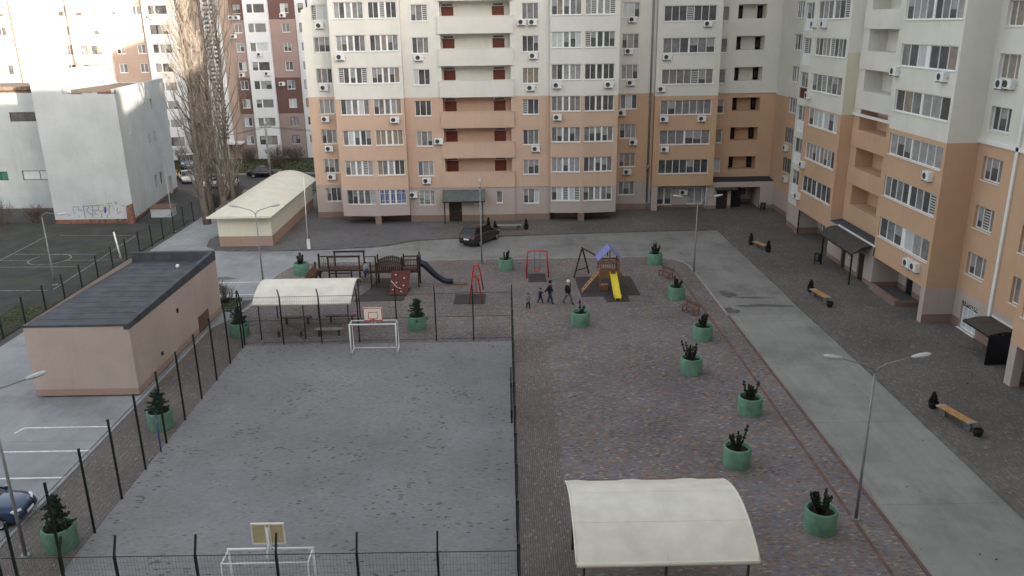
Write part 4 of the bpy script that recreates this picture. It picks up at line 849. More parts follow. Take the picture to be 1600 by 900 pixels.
# ================================================================== planters and their plants
def planter(px, py, where):
    p = G(px, py) + Vector((0, .58, 0)); t = thing('planter', 'green planter ' + where, 'planter', p, 'round green planters')
    m = MB(); m.lathe(p, [(.60, 0), (.61, .05), (.61, .88), (.585, .93), (.53, .93), (.51, .88), (.50, .72)], 'planter_green', 40); m.build('tub', t)
    m = MB(); vs = [(p.x, p.y, .74)] + [(p.x + .52 * math.cos(k * math.pi / 12), p.y + .52 * math.sin(k * math.pi / 12), .70 + .05 * R_.random()) for k in range(24)]
    m.raw(vs, [(0, k + 1, (k + 1) % 24 + 1) for k in range(24)], 'soil', True); m.build('soil', t); return p
def leafy(mb, c, n, rx, rz, size, mat, up=.5):
    for _ in range(n):
        a, q = R_.uniform(0, 6.283), R_.random() ** .5; z = R_.uniform(-1, 1); p = c + Vector((math.cos(a) * q * rx * math.sqrt(1 - z * z * .8), math.sin(a) * q * rx * math.sqrt(1 - z * z * .8), z * rz))
        d = Vector((R_.uniform(-1, 1), R_.uniform(-1, 1), R_.uniform(-.3, 1) + up)).normalized(); s_ = d.orthogonal().normalized(); s_ = (Matrix.Rotation(R_.uniform(0, 6.28), 3, d) @ s_) * size * .38
        mb.face([p - d * size * .5, p + s_, p + d * size * .5, p - s_], mat)
def upright_plant(p, where, stalks, hmax, lean=0):
    t = thing('shrub', 'dark shrub in planter ' + where, 'shrub', (p.x, p.y, .72), 'plants in the green planters')
    st, lf = MB(), MB(); rr = random.Random(int(p.x * 100) + int(p.y * 37))
    for k in range(stalks):
        a = rr.uniform(0, 6.28); r0 = rr.uniform(.02, .12); h = 1.12 * hmax * rr.uniform(.5, 1) if k else hmax * 1.2; o = rr.uniform(.08, .36) * h / .8
        b0 = Vector((p.x + math.cos(a) * r0, p.y + math.sin(a) * r0, .72)); b1 = b0 + Vector((math.cos(a) * o * .7 + lean * .2, math.sin(a) * o * .6, h * .55)); b2 = b0 + Vector((math.cos(a) * o + lean * .3, math.sin(a) * o, h))
        st.tube([b0, b1, b2], [.03, .022, .012], 'bush_dark', 6)
        for q in range(7):
            c = b0.lerp(b1, q / 3.5) if q < 3.5 else b1.lerp(b2, (q - 3.5) / 3.0); leafy(lf, c, 15, .05 + .035 * (q % 2), .06, .105, 'leaf_dark', 1.0)
    st.build('stem', t); lf.build('foliage', t)
def conifer(p, where, h, r):
    t = thing('conifer', 'small conifer in planter ' + where, 'conifer', (p.x, p.y, .7), 'plants in the green planters')
    m, lf = MB(), MB(); m.tube([(p.x, p.y, .7), (p.x, p.y, .7 + h)], [.05, .012], 'bark', 6)
    for k in range(54):
        z = (k / 54) ** .9; a = k * 2.4 + R_.uniform(-.3, .3); L = (r * (1 - z) ** .8 + .07) * R_.uniform(.55, 1.3); c0 = Vector((p.x, p.y, .80 + z * h * .95)); d = Vector((math.cos(a), math.sin(a), .55 - .75 * (1 - z)))
        m.tube([c0, c0 + d * L], [.012, .004], 'bark', 3, False)
        for q in range(1, 7):
            e = c0 + d * L * q / 6; leafy(lf, e, 5, .045, .035, .13, 'conifer', .25)
    leafy(lf, Vector((p.x, p.y, .72 + h)), 10, .03, .13, .13, 'conifer', 1.8); m.build('trunk', t); lf.build('foliage', t)
PL = [(469, 431, 'near the left end of the dark climbing frame', 7, .95, 'a'), (791, 424, 'between the slim lamp post and the wide red swing', 6, .8, 'a'), (1025, 415, 'in the far right playground corner past the blue roof', 9, .85, 'a'),
      (1059, 470, 'between the two small brown benches', 9, .8, 'a'), (908, 512, 'on its own in front of the walking people', 4, .75, 'a'), (1101, 535, 'next to the closer small brown bench', 8, .8, 'a'), (1083, 588, 'second toward the camera from the brown bench', 8, 1.0, 'a'),
      (1176, 653, 'on the red line, third from the closer brown bench', 10, 1.0, 'a'), (1156, 736, 'just behind the near cream shelter', 6, .95, 'a'), (1289, 840, 'beside the foot of the nearest double lamp', 9, .95, 'a'),
      (651, 518, 'behind the court fence to the right of the basketball hoop', 0, 1.25, 'c'), (371, 529, 'at the far left corner of the court fence', 0, 1.15, 'c'), (245, 676, 'beside the near corner of the tan utility building', 0, 1.2, 'c'), (85, 868, 'in the bottom left corner by the blue car', 0, 1.45, 'c')]
for px, py, wh, ns, h, kd in PL:
    p = planter(px, py, wh)
    if kd == 'a': upright_plant(p, wh, ns, h, lean=.3 if px == 908 else 0)
    else: conifer(p, wh, h, .55)
# ================================================================== benches, bins
def bench(p, ang, label, L=2.1, wood='wood_plank'):
    t = thing('bench', label, 'bench', p, 'slab benches on the right pavement'); ca, sa = math.cos(ang), math.sin(ang)
    def W(u, v, z): return Vector((p[0] + u * ca - v * sa, p[1] + u * sa + v * ca, z))
    m = MB()
    for k in range(4): v = -.18 + k * .12; m.bar(W(-L / 2 + .1, v, .46), W(L / 2 - .1, v, .46), .105, .05, wood)
    m.build('seat', t)
    for u in (-L / 2 + .06, L / 2 - .06): m = MB(); m.bar(W(u, -.26, .455), W(u, .26, .455), .12, .065, 'kerb'); m.build('end_cap', t)
    for u in (-L / 2 + .25, L / 2 - .25): m = MB(); m.bar(W(u, 0, 0), W(u, 0, .43), .12, .40, 'kerb_dark', (ca, sa, 0)); m.build('leg', t)
def topiary(p, label, h=.75, bare=False):
    t = thing('potted_shrub', label, 'potted shrub', p, None); p = Vector(p); m = MB(); m.lathe(p, [(.16, 0), (.24, .28), (.25, .32), (.21, .32), (.2, .26), (0, .26)], 'black_metal', 16); m.build('pot', t)
    lf = MB()
    if bare: leafy(lf, p + Vector((0, 0, .33)), 60, .2, .06, .12, 'bush_dark')
    else:
        for k in range(9): leafy(lf, p + Vector((0, 0, .32 + h * k / 9)), 46, .25 * (1 - k / 10) + .02, .07, .13, 'bush_dark', .6)
    lf.build('foliage', t)
bench((21.95, 36.15, 0), rad(-75), 'low plank bench on the dark pavement, nearest the camera on the right'); topiary((21.65, 37.75, 0), 'dark potted shrub at the far end of the nearest pavement bench', .55); topiary((22.3, 34.75, 0), 'low dark bowl pot at the near end of the nearest pavement bench', bare=True)
bench((22.25, 55.1, 0), rad(-80), 'low plank bench on the dark pavement beside the near glazed bay'); topiary((22.2, 56.8, 0), 'dark potted shrub at the far end of the bench beside the near glazed bay', .6); topiary((22.35, 53.45, 0), 'low dark bowl pot at the near end of the bench beside the near glazed bay', bare=True)
bench((22.15, 69.0, 0), rad(-70), 'low plank bench on the dark pavement beyond the arched canopy', 1.7); topiary((21.75, 70.35, 0), 'cone shaped dark potted shrub at the far end of the farthest pavement bench', .75); topiary((22.5, 67.8, 0), 'rounded dark potted shrub at the near end of the farthest pavement bench', .7)
bench((.15, 77.4, 0), rad(0), 'pale plank bench at the foot of the facing block beside the parked hatchback', 2.6, 'kerb'); topiary((1.9, 77.4, 0), 'small dark potted shrub at the right end of the bench by the facing block', .7); topiary((-1.75, 77.3, 0), 'tall dark potted shrub standing behind the parked hatchback', 1.0); topiary((-1.1, 76.7, 0), 'round dark potted shrub at the left end of the bench by the facing block', .75)
def small_bench(p, ang, label):
    t = thing('bench', label, 'bench', p, 'small brown playground benches'); ca, sa = math.cos(ang), math.sin(ang)
    def W(u, v, z): return Vector((p[0] + u * ca - v * sa, p[1] + u * sa + v * ca, z))
    m = MB(); 
    for v in (-.14, 0, .14): m.bar(W(-.75, v, .44), W(.75, v, .44), .12, .04, 'bench_red')
    m.build('seat', t)
    m = MB()
    for z in (.62, .76): m.bar(W(-.75, .24, z), W(.75, .24, z), .03, .11, 'bench_red')
    m.build('backrest', t)
    for u in (-.6, .6): m = MB(); m.bar(W(u, -.15, 0), W(u, -.15, .42), .06, .06, 'bench_red'); m.bar(W(u, .2, 0), W(u, .26, .8), .06, .06, 'bench_red'); m.bar(W(u, -.2, .4), W(u, .22, .4), .06, .06, 'bench_red'); m.build('leg', t)
small_bench((12.35, 61.0, 0), rad(-62), 'small reddish brown bench beyond the planter at the far right of the playground'); small_bench((12.45, 52.6, 0), rad(-62), 'small reddish brown bench between the planters, the closer of the two brown ones')
def bin_(p, label):
    t = thing('litter_bin', label, 'litter bin', p); p = Vector(p); m = MB(); m.lathe(p, [(.2, .25), (.24, .9), (.22, .9), (.18, .3), (0, .3)], 'black_metal', 14); m.build('bucket', t)
    for s_ in (-1, 1): m = MB(); m.box(p.x + s_ * .25 - .025, p.x + s_ * .25 + .025, p.y - .03, p.y + .03, 0, 1.0, 'black_metal'); m.build('post', t)
bin_((26.8, 83.6, 0), 'black litter bin against the beige wall in the far right corner'); bin_((25.3, 63.9, 0), 'black litter bin next to the arched canopy post')
# ================================================================== shelters
def shelter(label, x0, x1, y0, y1, eave, rise, torn=False):
    t = thing('shelter', label, 'shelter', ((x0 + x1) / 2, (y0 + y1) / 2, 0)); N = 18; m = MB(); u = MB(); vs = []
    NXs = 16
    for j in range(NXs + 1):
        x = x0 + (x1 - x0) * j / NXs
        for i in range(N + 1):
            s_ = i / N; z = eave + rise * math.sin(math.pi * s_) ** .85
            if torn and i == N: z += .05 * math.sin(j * 1.1 + .5)
            vs.append((x, y0 + (y1 - y0) * s_, z))
    fs = [(j * (N + 1) + i, (j + 1) * (N + 1) + i, (j + 1) * (N + 1) + i + 1, j * (N + 1) + i + 1) for j in range(NXs) for i in range(N)]
    m.raw(vs, fs, 'shelter_roof', True); u.raw([(x, y, z - .03) for x, y, z in vs], [f[::-1] for f in fs], 'shelter_under', True)
    m.box(x0 - .01, x1 + .01, y0 - .05, y0 + .0, eave - .13, eave + .015, 'shelter_roof')
    rf = m.build('roof', t); u.build('roof_lining', rf)
    for j in (0, NXs):
        e = MB(); e.tube([Vector(vs[j * (N + 1) + i]) - Vector((0, 0, .03)) for i in range(N + 1)], .045, 'shelter_roof', 8); e.build('roof_edge', rf)
    e = MB(); e.tube([(x0, y0 - .03, eave - .06), (x1, y0 - .03, eave - .06)], .075, 'shelter_roof', 10); e.build('roof_edge', rf)
    if torn: e = MB(); e.box(x0 + .1, x1 - .1, y1 - .06, y1 + .02, eave - .06, eave + .04, 'bench_red'); e.build('ridge_board', rf)
    sm = MB()
    for q in (.30, .62): i = int(N * q); sm.tube([Vector(vs[j * (N + 1) + i]) + Vector((0, 0, .0)) for j in range(NXs + 1)], .008, 'shelter_roof', 4)
    sm.tube([Vector(vs[8 * (N + 1) + i]) for i in range(N + 1)], .008, 'shelter_roof', 4); sm.build('seam', rf)
    for x in (x0, (x0 + x1) / 2, x1):
        j = 0 if x == x0 else NXs if x == x1 else NXs // 2; xx = x + (.06 if x == x0 else -.06 if x == x1 else 0)
        b = MB(); b.tube([Vector((xx, *vs[j * (N + 1) + i][1:])) - Vector((0, 0, .07)) for i in range(N + 1)], .035, 'galv' if x != x0 else 'canopy_dark', 6); b.tube([(xx, y0 + .1, eave - .06), (xx, y1 - .1, eave - .06)], .025, 'canopy_dark', 6); b.build('roof_rib', t)
    for x in (x0 + .25, (x0 + x1) / 2, x1 - .25):
        for y in (y0 + .25, y1 - .35):
            b = MB(); b.tube([(x, y, 0), (x, y, eave + .1)], .045, 'canopy_dark', 8); b.build('post', t)
    return t
shelter('cream curved roof shelter behind the court fence beside the dark climbing frame', -16.05, -9.9, 48.75, 53.3, 2.5, .78)
shelter('cream curved roof shelter in the bottom right foreground with a lifted sheet edge', 2.05, 7.85, 21.95, 26.85, 2.72, .72, True)
def table_set(x, y, label_t, lb, w_=2.0):
    t = thing('bench', lb, 'bench', (x, y, 0), 'plank benches under the far shelter'); m = MB(); m.box(x - w_ / 2, x + w_ / 2, y - .18, y + .18, .42, .47, label_t); m.build('seat', t)
    for s_ in (-1, 1): m = MB(); m.box(x + s_ * w_ * .36 - .04, x + s_ * w_ * .36 + .04, y - .15, y + .15, 0, .418, 'canopy_dark'); m.build('leg', t)
table_set(-14.2, 51.9, 'wood_dark', 'dark plank bench under the far shelter, back left'); table_set(-11.25, 52.1, 'wood_red', 'reddish plank bench under the far shelter, back right'); table_set(-14.1, 49.5, 'kerb_dark', 'grey plank bench under the far shelter, front left'); table_set(-11.6, 49.6, 'kerb', 'pale plank bench under the far shelter, front right', 1.8)
# ================================================================== goals with hoops
def goal(label, x0, x1, y, back, bx):
    """back: +1 when the goal's depth runs away from the camera"""
    t = thing('football_goal', label, 'goal', ((x0 + x1) / 2, y, 0)); r = .045; d = .95 * back; W_ = 'white_paint'
    for x in (x0, x1): m = MB(); m.tube([(x, y, 0), (x, y, 1.95)], r, W_, 8); m.build('post', t)
    m = MB(); m.tube([(x0 - r, y, 1.95), (x1 + r, y, 1.95)], r, W_, 8); m.build('crossbar', t)
    m = MB()
    for x in (x0, x1): m.tube([(x, y, 1.93), (x, y + d * .8, 1.93), (x, y + d, .06), (x, y, .06)], .028, W_, 6)
    m.tube([(x0, y + d * .8, 1.93), (x1, y + d * .8, 1.93)], .028, W_, 6); m.tube([(x0, y + d, .06), (x1, y + d, .06)], .028, W_, 6); m.build('back_frame', t)
    f = -back                                               # board faces into the court
    m = MB(); m.tube([(bx, y + d * .5, 1.9), (bx, y + d * .12, 2.25), (bx, y + d * .1, 2.85)], .05, W_, 8); m.tube([(bx - .12, y + .1 * d, 1.97), (bx, y + d * .12, 2.3), (bx + .12, y + .1 * d, 1.97)], .025, W_, 6); m.build('bracket', t)
    yb = y + d * .1 + f * .06; z0, z1, hw = 2.18, 3.0, .57; bd = MB(); ya, yc = sorted((yb, yb + f * .025)); bd.box(bx - hw, bx + hw, ya, yc, z0, z1, 'board_white'); b_ = bd.build('backboard', t)
    e = MB(); yo = yb + f * .025
    def rect(mb, a, b, c, dd, wd, yy, mat):
        for q in ((a, b, c, c + wd), (a, b, dd - wd, dd), (a, a + wd, c + wd, dd - wd), (b - wd, b, c + wd, dd - wd)): y1_, y2_ = sorted((yy, yy + f * .008)); mb.box(q[0], q[1], y1_, y2_, q[2], q[3], mat)
    rect(e, bx - hw, bx + hw, z0, z1, .045, yo, 'red_paint'); rect(e, bx - .28, bx + .28, z0 + .12, z0 + .56, .035, yo, 'red_paint'); e.build('board_markings', b_)
    bk = MB(); y1_, y2_ = sorted((yb - f * .004, yb - f * .02)); bk.box(bx - hw + .02, bx + hw - .02, y1_, y2_, z0 + .02, z1 - .02, 'board_back')
    y1_, y2_ = sorted((yb - f * .021, yb - f * .05))
    for q in ((bx - hw, bx + hw, z0, z0 + .05), (bx - hw, bx + hw, z1 - .05, z1), (bx - hw, bx - hw + .05, z0 + .05, z1 - .05), (bx + hw - .05, bx + hw, z0 + .05, z1 - .05), (bx - .09, bx - .05, z0 + .05, z1 - .05), (bx + .05, bx + .09, z0 + .05, z1 - .05)): bk.box(q[0], q[1], y1_, y2_, q[2], q[3], 'white_paint')
    bk.build('board_frame', b_)
    h = MB(); h.tube([(bx + .2 * math.cos(k * math.pi / 10), yo + f * (.24 + .2 * math.sin(k * math.pi / 10)), z0 + .1) for k in range(21)], .014, 'red_paint', 6); h.bar((bx, yo, z0 + .1), (bx, yo + f * .06, z0 + .1), .1, .04, 'red_paint'); h.build('hoop', t)
goal('white metal goal with a basketball board above it at the far end of the court', -9.56, -6.78, 46.2, 1, -8.1)
goal('white metal goal with a yellowish board back at the bottom edge', -9.75, -6.85, 24.1, -1, -8.3)
pb = G(252, 706); m = MB(); m.tube([pb, pb + Vector((0, 0, 1.9))], .04, 'glass_blue', 8); m.tube([pb + Vector((0, 0, 1.9)), pb + Vector((0, 0, 1.93))], .06, 'glass_blue', 8); tag(m.build('net_post', None, pb), 'thin blue post at the left edge of the court next to a fence post', 'post')
m = MB(); m.tube([(.1, 37.4, 0), (.1, 37.4, 1.95)], .06, 'cloth_navy', 8); m.box(.05, .14, 34.9, 39.9, 1.0, 1.75, 'cloth_navy'); tag(m.build('net_post', None, (.1, 37.4, 0)), 'dark blue panel on a post against the right side fence of the court', 'post')
# ================================================================== playground equipment
def mat_sheet(pts, label):
    m = MB(); m.prism(pts, .004, .035, 'rubber_mat'); c = sum((Vector((*p, 0)) for p in pts), Vector()) / len(pts); tag(m.build('rubber_mat', None, c), label, 'mat')
mat_sheet([(-3.9, 55.35), (-1.65, 55.35), (-1.6, 57.55), (-3.85, 57.55)], 'dark rubber mat under the narrow red swing'); mat_sheet([(1.63, 60.3), (3.03, 60.35), (2.98, 62.45), (1.65, 62.5)], 'dark rubber mat under the wide red swing')
mat_sheet([(5.3, 61.4), (5.35, 56.55), (6.95, 56.55), (7.1, 55.3), (8.75, 55.3), (8.73, 56.65), (9.72, 56.7), (9.65, 61.4)], 'dark stepped rubber mat under the blue roofed tower and yellow slide')
mat_sheet([(-10.4, 59.6), (-11.2, 56.3), (-7.65, 56.3), (-7.4, 59.3)], 'dark rubber mat below the red climbing wall'); mat_sheet([(-10.3, 61.9), (-10.4, 59.65), (-8.9, 59.6), (-8.9, 61.9)], 'small dark rubber mat under the bridge of the climbing frame')
def swing(label, c, ang, span, h, base_w, seat=True):
    t = thing('swing', label, 'swing', c); c = Vector(c); ca, sa = math.cos(ang), math.sin(ang)
    def W(u, v, z): return Vector((c.x + u * ca - v * sa, c.y + u * sa + v * ca, z))
    for s_ in (-1, 1):
        u = s_ * span / 2; ui = u * .88; m = MB()
        m.tube([W(u, -base_w / 2, 0), W(ui, -base_w * .24, h * .86), W(ui, -base_w * .14, h * .97), W(ui, 0, h), W(ui, base_w * .14, h * .97), W(ui, base_w * .24, h * .86), W(u, base_w / 2, 0)], .05, 'red_paint', 8)
        m.tube([W(ui, -base_w * .25, h * .82), W(ui, base_w * .25, h * .82)], .03, 'red_paint', 6); m.build('side_frame', t)
    m = MB(); m.tube([W(-span * .44, 0, h - .03), W(-span * .2, 0, h + .06), W(span * .2, 0, h + .06), W(span * .44, 0, h - .03)], .05, 'red_paint', 8); m.build('top_bar', t)
    for s_ in (-.2, .2): m = MB(); m.tube([W(s_ * 1.1, 0, h), W(s_, 0, .45)], .014, 'black_metal', 6); m.build('hanger', t)
    m = MB(); m.hexa([W(-.24, -.12, .42), W(.24, -.12, .42), W(.24, .12, .42), W(-.24, .12, .42), W(-.24, -.12, .46), W(.24, -.12, .46), W(.24, .12, .46), W(-.24, .12, .46)], 'red_paint'); m.tube([W(-.24, .12, .6), W(0, .2, .6), W(.24, .12, .6)], .02, 'red_paint', 6); m.build('seat', t)
swing('narrow red swing seen end on, near the middle of the playground', (-2.3, 57.0, 0), math.pi / 2, 3.3, 2.05, .95); swing('wide red swing facing the camera beyond the walking people', (2.38, 62.0, 0), 0, 1.75, 1.98, 1.15)
# tower with the blue roof and the yellow slide
tw = thing('play_tower', 'wooden play tower with a blue gable roof, ladder and yellow slide', 'play tower', (7.6, 58.6, 0))
tx0, tx1, ty0, ty1, dz = 6.85, 8.25, 57.75, 59.15, 1.35
for x in (tx0, tx1):
    for y in (ty0, ty1): m = MB(); m.box(x - .05, x + .05, y - .05, y + .05, .03, 2.35, 'wood_brown'); m.build('post', tw)
m = MB(); m.box(tx0 - .03, tx1 + .03, ty0 - .03, ty1 + .03, dz - .08, dz, 'wood_brown'); m.box(tx0, tx1, ty0 - .085, ty0 - .05, dz - .3, dz + .02, 'wood_brown'); m.build('deck', tw)
m = MB()
for z in (dz + .35, dz + .75): m.box(tx0, tx0 + .9, ty0 - .03, ty0 + .02, z, z + .09, 'wood_brown'); m.box(tx0, tx1, ty1 - .02, ty1 + .03, z, z + .09, 'wood_brown'); m.box(tx1 - .02, tx1 + .03, ty0, ty1, z, z + .09, 'wood_brown')
for k in range(9): m.box(tx0 + .12 + k * .17, tx0 + .16 + k * .17, ty1 - .01, ty1 + .02, dz, dz + .78, 'wood_brown')
for k in range(4): m.box(tx0 + .15 + k * .2, tx0 + .2 + k * .2, ty0 - .02, ty0 + .01, dz, dz + .38, 'wood_brown')
m.build('railing', tw)
m = MB(); rx = (tx0 + tx1) / 2
m.box(rx - .04, rx + .04, ty0 - .04, ty0 + .04, 2.3, 3.2, 'wood_brown'); m.box(rx - .04, rx + .04, ty1 - .04, ty1 + .04, 2.3, 3.2, 'wood_brown'); m.box(tx0, tx1, ty0 - .04, ty0 + .04, 2.27, 2.36, 'wood_brown'); m.build('gable_frame', tw)
for s_ in (-1, 1):
    m = MB(); m.hexa([(rx, ty0 - .15, 3.24), (rx + s_ * .88, ty0 - .15, 2.36), (rx + s_ * .88, ty1 + .1, 2.36), (rx, ty1 + .1, 3.24), (rx, ty0 - .15, 3.28), (rx + s_ * .91, ty0 - .15, 2.39), (rx + s_ * .91, ty1 + .1, 2.39), (rx, ty1 + .1, 3.28)], 'blue_roof'); m.build('roof_panel', tw)
m = MB(); sx0, sx1 = 7.55, 8.05                          # slide trough
pr = [(ty0 - .06, dz + .02), (ty0 - .4, dz - .12), (ty0 - 1.5, .55), (ty0 - 1.95, .30), (ty0 - 2.35, .26)]
for (ya, za), (yb, zb) in zip(pr, pr[1:]):
    xa = .10 * (ty0 - ya) / 2.4 + 0; xb = .10 * (ty0 - yb) / 2.4
    m.hexa([(sx0 + xb, yb, zb - .04), (sx1 + xb, yb, zb - .04), (sx1 + xa, ya, za - .04), (sx0 + xa, ya, za - .04), (sx0 + xb, yb, zb), (sx1 + xb, yb, zb), (sx1 + xa, ya, za), (sx0 + xa, ya, za)], 'yellow_plastic')
    for xx in (sx0, sx1 - .05): m.hexa([(xx + xb, yb, zb), (xx + .05 + xb, yb, zb), (xx + .05 + xa, ya, za), (xx + xa, ya, za), (xx + xb, yb, zb + .16), (xx + .05 + xb, yb, zb + .16), (xx + .05 + xa, ya, za + .16), (xx + xa, ya, za + .16)], 'yellow_plastic')
m.box(sx0 + .14, sx0 + .2, ty0 - 2.2, ty0 - 2.14, .03, .24, 'yellow_plastic'); m.box(sx1 - .0, sx1 + .06, ty0 - 2.2, ty0 - 2.14, .03, .24, 'yellow_plastic'); m.build('slide', tw)
m = MB()
for y in (ty0 + .05, ty0 + .55): m.bar((tx0 - 1.35, y - .3, .03), (tx0, y, dz + .25), .09, .07, 'wood_plank')
for k in range(6): q = (k + .7) / 6.6; m.bar((tx0 - 1.35 * (1 - q), ty0 + .05 - .3 * (1 - q), .03 + (dz + .2) * q), (tx0 - 1.35 * (1 - q), ty0 + .55 - .3 * (1 - q), .03 + (dz + .2) * q), .07, .04, 'wood_plank')
m.build('ladder', tw)
m = MB(); m.bar((tx1, ty0 + .3, dz + .1), (tx1 + .95, ty0 + .2, .03), .07, .07, 'wood_brown'); m.bar((tx1, ty1 - .2, dz + .1), (tx1 + .95, ty1 - .3, .03), .07, .07, 'wood_brown'); m.build('ramp', tw)
m = MB(); m.bar((tx0, ty1, 2.3), (5.9, 61.9, 2.25), .1, .1, 'wood_dark'); m.build('swing_beam', tw)
m = MB(); m.bar((5.9, 61.9, 2.3), (5.2, 61.2, .03), .09, .09, 'wood_dark'); m.bar((5.9, 61.9, 2.3), (6.5, 62.4, .03), .09, .09, 'wood_dark'); m.bar((5.35, 61.35, .55), (6.35, 62.25, .55), .07, .07, 'wood_dark'); m.build('swing_leg', tw)
m = MB(); m.box(6.95, 7.5, 57.9, 58.4, .36, .42, 'wood_plank'); m.box(6.95, 7.5, 57.86, 57.9, .03, .42, 'wood_brown'); m.build('sandbox_seat', tw)
# dark climbing frame
cf = thing('climbing_frame', 'long dark wooden climbing frame with an arched bridge, red climbing wall and dark slide', 'climbing frame', (-10, 60.3, 0)); W_ = 'wood_dark'
def post(x, y, h, w=.11, mat='wood_dark'): m = MB(); m.box(x - w / 2, x + w / 2, y - w / 2, y + w / 2, 0, h, mat); m.lathe((x, y, h), [(w * .6, 0), (w * .4, .06), (0, .09)], mat, 8); m.build('post', cf)
DZ = 1.35
for x in (-10.35, -9.95): post(x, 59.5, 2.35 if x > -10 else 1.95)
for x, y, h in ((-9.95, 60.6, 2.3), (-7.95, 59.5, 2.4), (-7.95, 60.6, 2.3), (-6.75, 59.5, 2.5), (-6.75, 60.6, 2.45)): post(x, y, h)
m = MB(); m.box(-10.9, -6.7, 59.5, 60.6, DZ - .12, DZ, 'wood_deck'); m.box(-10.9, -6.7, 59.42, 59.5, DZ - .16, DZ + .04, W_); m.build('deck', cf)
for y in (59.52, 60.58):
    m = MB(); n = 12
    for k in range(n + 1):
        q = k / n; x = -9.85 + 1.82 * q; top = DZ + .62 + .28 * math.sin(math.pi * q); m.box(x - .055, x + .055, y - .02, y + .02, DZ + .04, top, W_)
    m.tube([(-9.85 + 1.82 * q / 12, y, DZ + .55 + .22 * math.sin(math.pi * q / 12)) for q in range(13)], .035, W_, 6); m.build('bridge_railing', cf)
    m = MB()
    for k in range(9): m.box(-7.82 + k * .12, -7.79 + k * .12, y - .012, y + .012, DZ + .1, DZ + .82, W_)
    m.box(-7.95, -6.75, y - .03, y + .03, DZ + .78, DZ + .86, W_); m.box(-7.95, -6.75, y - .03, y + .03, DZ + .06, DZ + .12, W_); m.build('tower_railing', cf)
m = MB(); m.hexa([(-8.75, 57.5, .03), (-7.45, 57.5, .03), (-7.3, 59.38, DZ + .0), (-8.75, 59.38, DZ + .0), (-8.75, 57.44, .08), (-7.45, 57.44, .08), (-7.3, 59.32, DZ + .06), (-8.75, 59.32, DZ + .06)], 'wood_red'); cw = m.build('climbing_wall', cf)
m = MB()
for x, q in ((-8.4, .8), (-7.75, .66), (-8.3, .48), (-7.75, .36), (-8.5, .2), (-7.9, .12)):
    m = MB(); c = Vector((x, 57.47 + 1.88 * q, .1 + DZ * q)); m.lathe(c, [(.06, -.02), (.055, .04), (0, .06)], 'shelter_roof', 8); m.build('climbing_hold', cw)
m = MB(); m.tube([(-8.7, 58.4, .9), (-8.2, 57.95, .5), (-7.9, 57.8, .45)], .025, 'shelter_roof', 6); m.build('rope', cw)
m = MB(); pts = [(-6.65, 60.0, DZ + .45), (-6.3, 60.0, DZ + .3), (-5.5, 60.05, .75), (-4.95, 60.1, .35), (-4.55, 60.1, .25), (-4.2, 60.1, .28)]
m.tube(pts, [.27, .26, .23, .22, .21, .19], 'navy_plastic', 14, False); m.box(-6.85, -6.6, 59.55, 60.5, DZ, DZ + 1.0, 'navy_plastic'); m.build('slide', cf)
m = MB(); m.box(-4.3, -3.1, 59.85, 60.4, .004, .05, 'wood_deck'); m.build('landing_mat', cf)
for x0, x1, y, h in ((-13.6, -11.3, 62.3, 2.15), (-13.9, -11.5, 61.2, 2.05), (-13.7, -12.0, 60.4, 1.2)):  # portal frames
    for x in (x0, x1): post(x, y, h)
    m = MB(); m.box(x0 - .1, x1 + .1, y - .06, y + .06, h - .06, h + .07, W_); m.box(x0, x1, y - .05, y + .05, .9, 1.0, W_); m.build('portal_beam', cf)
for x, y, h in ((-14.75, 61.8, 2.1), (-15.05, 61.6, 1.5), (-15.35, 61.4, .95), (-15.65, 61.2, .55)): post(x, y, h, .14)
m = MB()
for k in range(4): m.box(-15.7 + k * .3, -15.35 + k * .3, 60.9, 62.0, .25 * k + .02, .25 * k + .1, 'wood_dark')
m.hexa([(-15.75, 60.85, .1), (-14.8, 60.85, .9), (-14.8, 60.9, .9), (-15.75, 60.9, .1), (-15.75, 60.85, .6), (-14.75, 60.85, 1.75), (-14.75, 60.9, 1.75), (-15.75, 60.9, .6)], 'wood_deck'); m.build('steps', cf)
m = MB(); m.box(-14.8, -10.3, 60.9, 62.1, .95, 1.05, 'wood_dark')
for k in range(9): m.box(-14.6 + k * .13, -14.57 + k * .13, 62.05, 62.09, 1.05, 1.85, W_)
m.box(-14.7, -13.5, 62.04, 62.1, 1.82, 1.9, W_); m.box(-11.2, -10.3, 62.04, 62.08, 1.75, 1.8, W_); m.build('platform', cf)
post(-10.35, 61.9, 1.8)
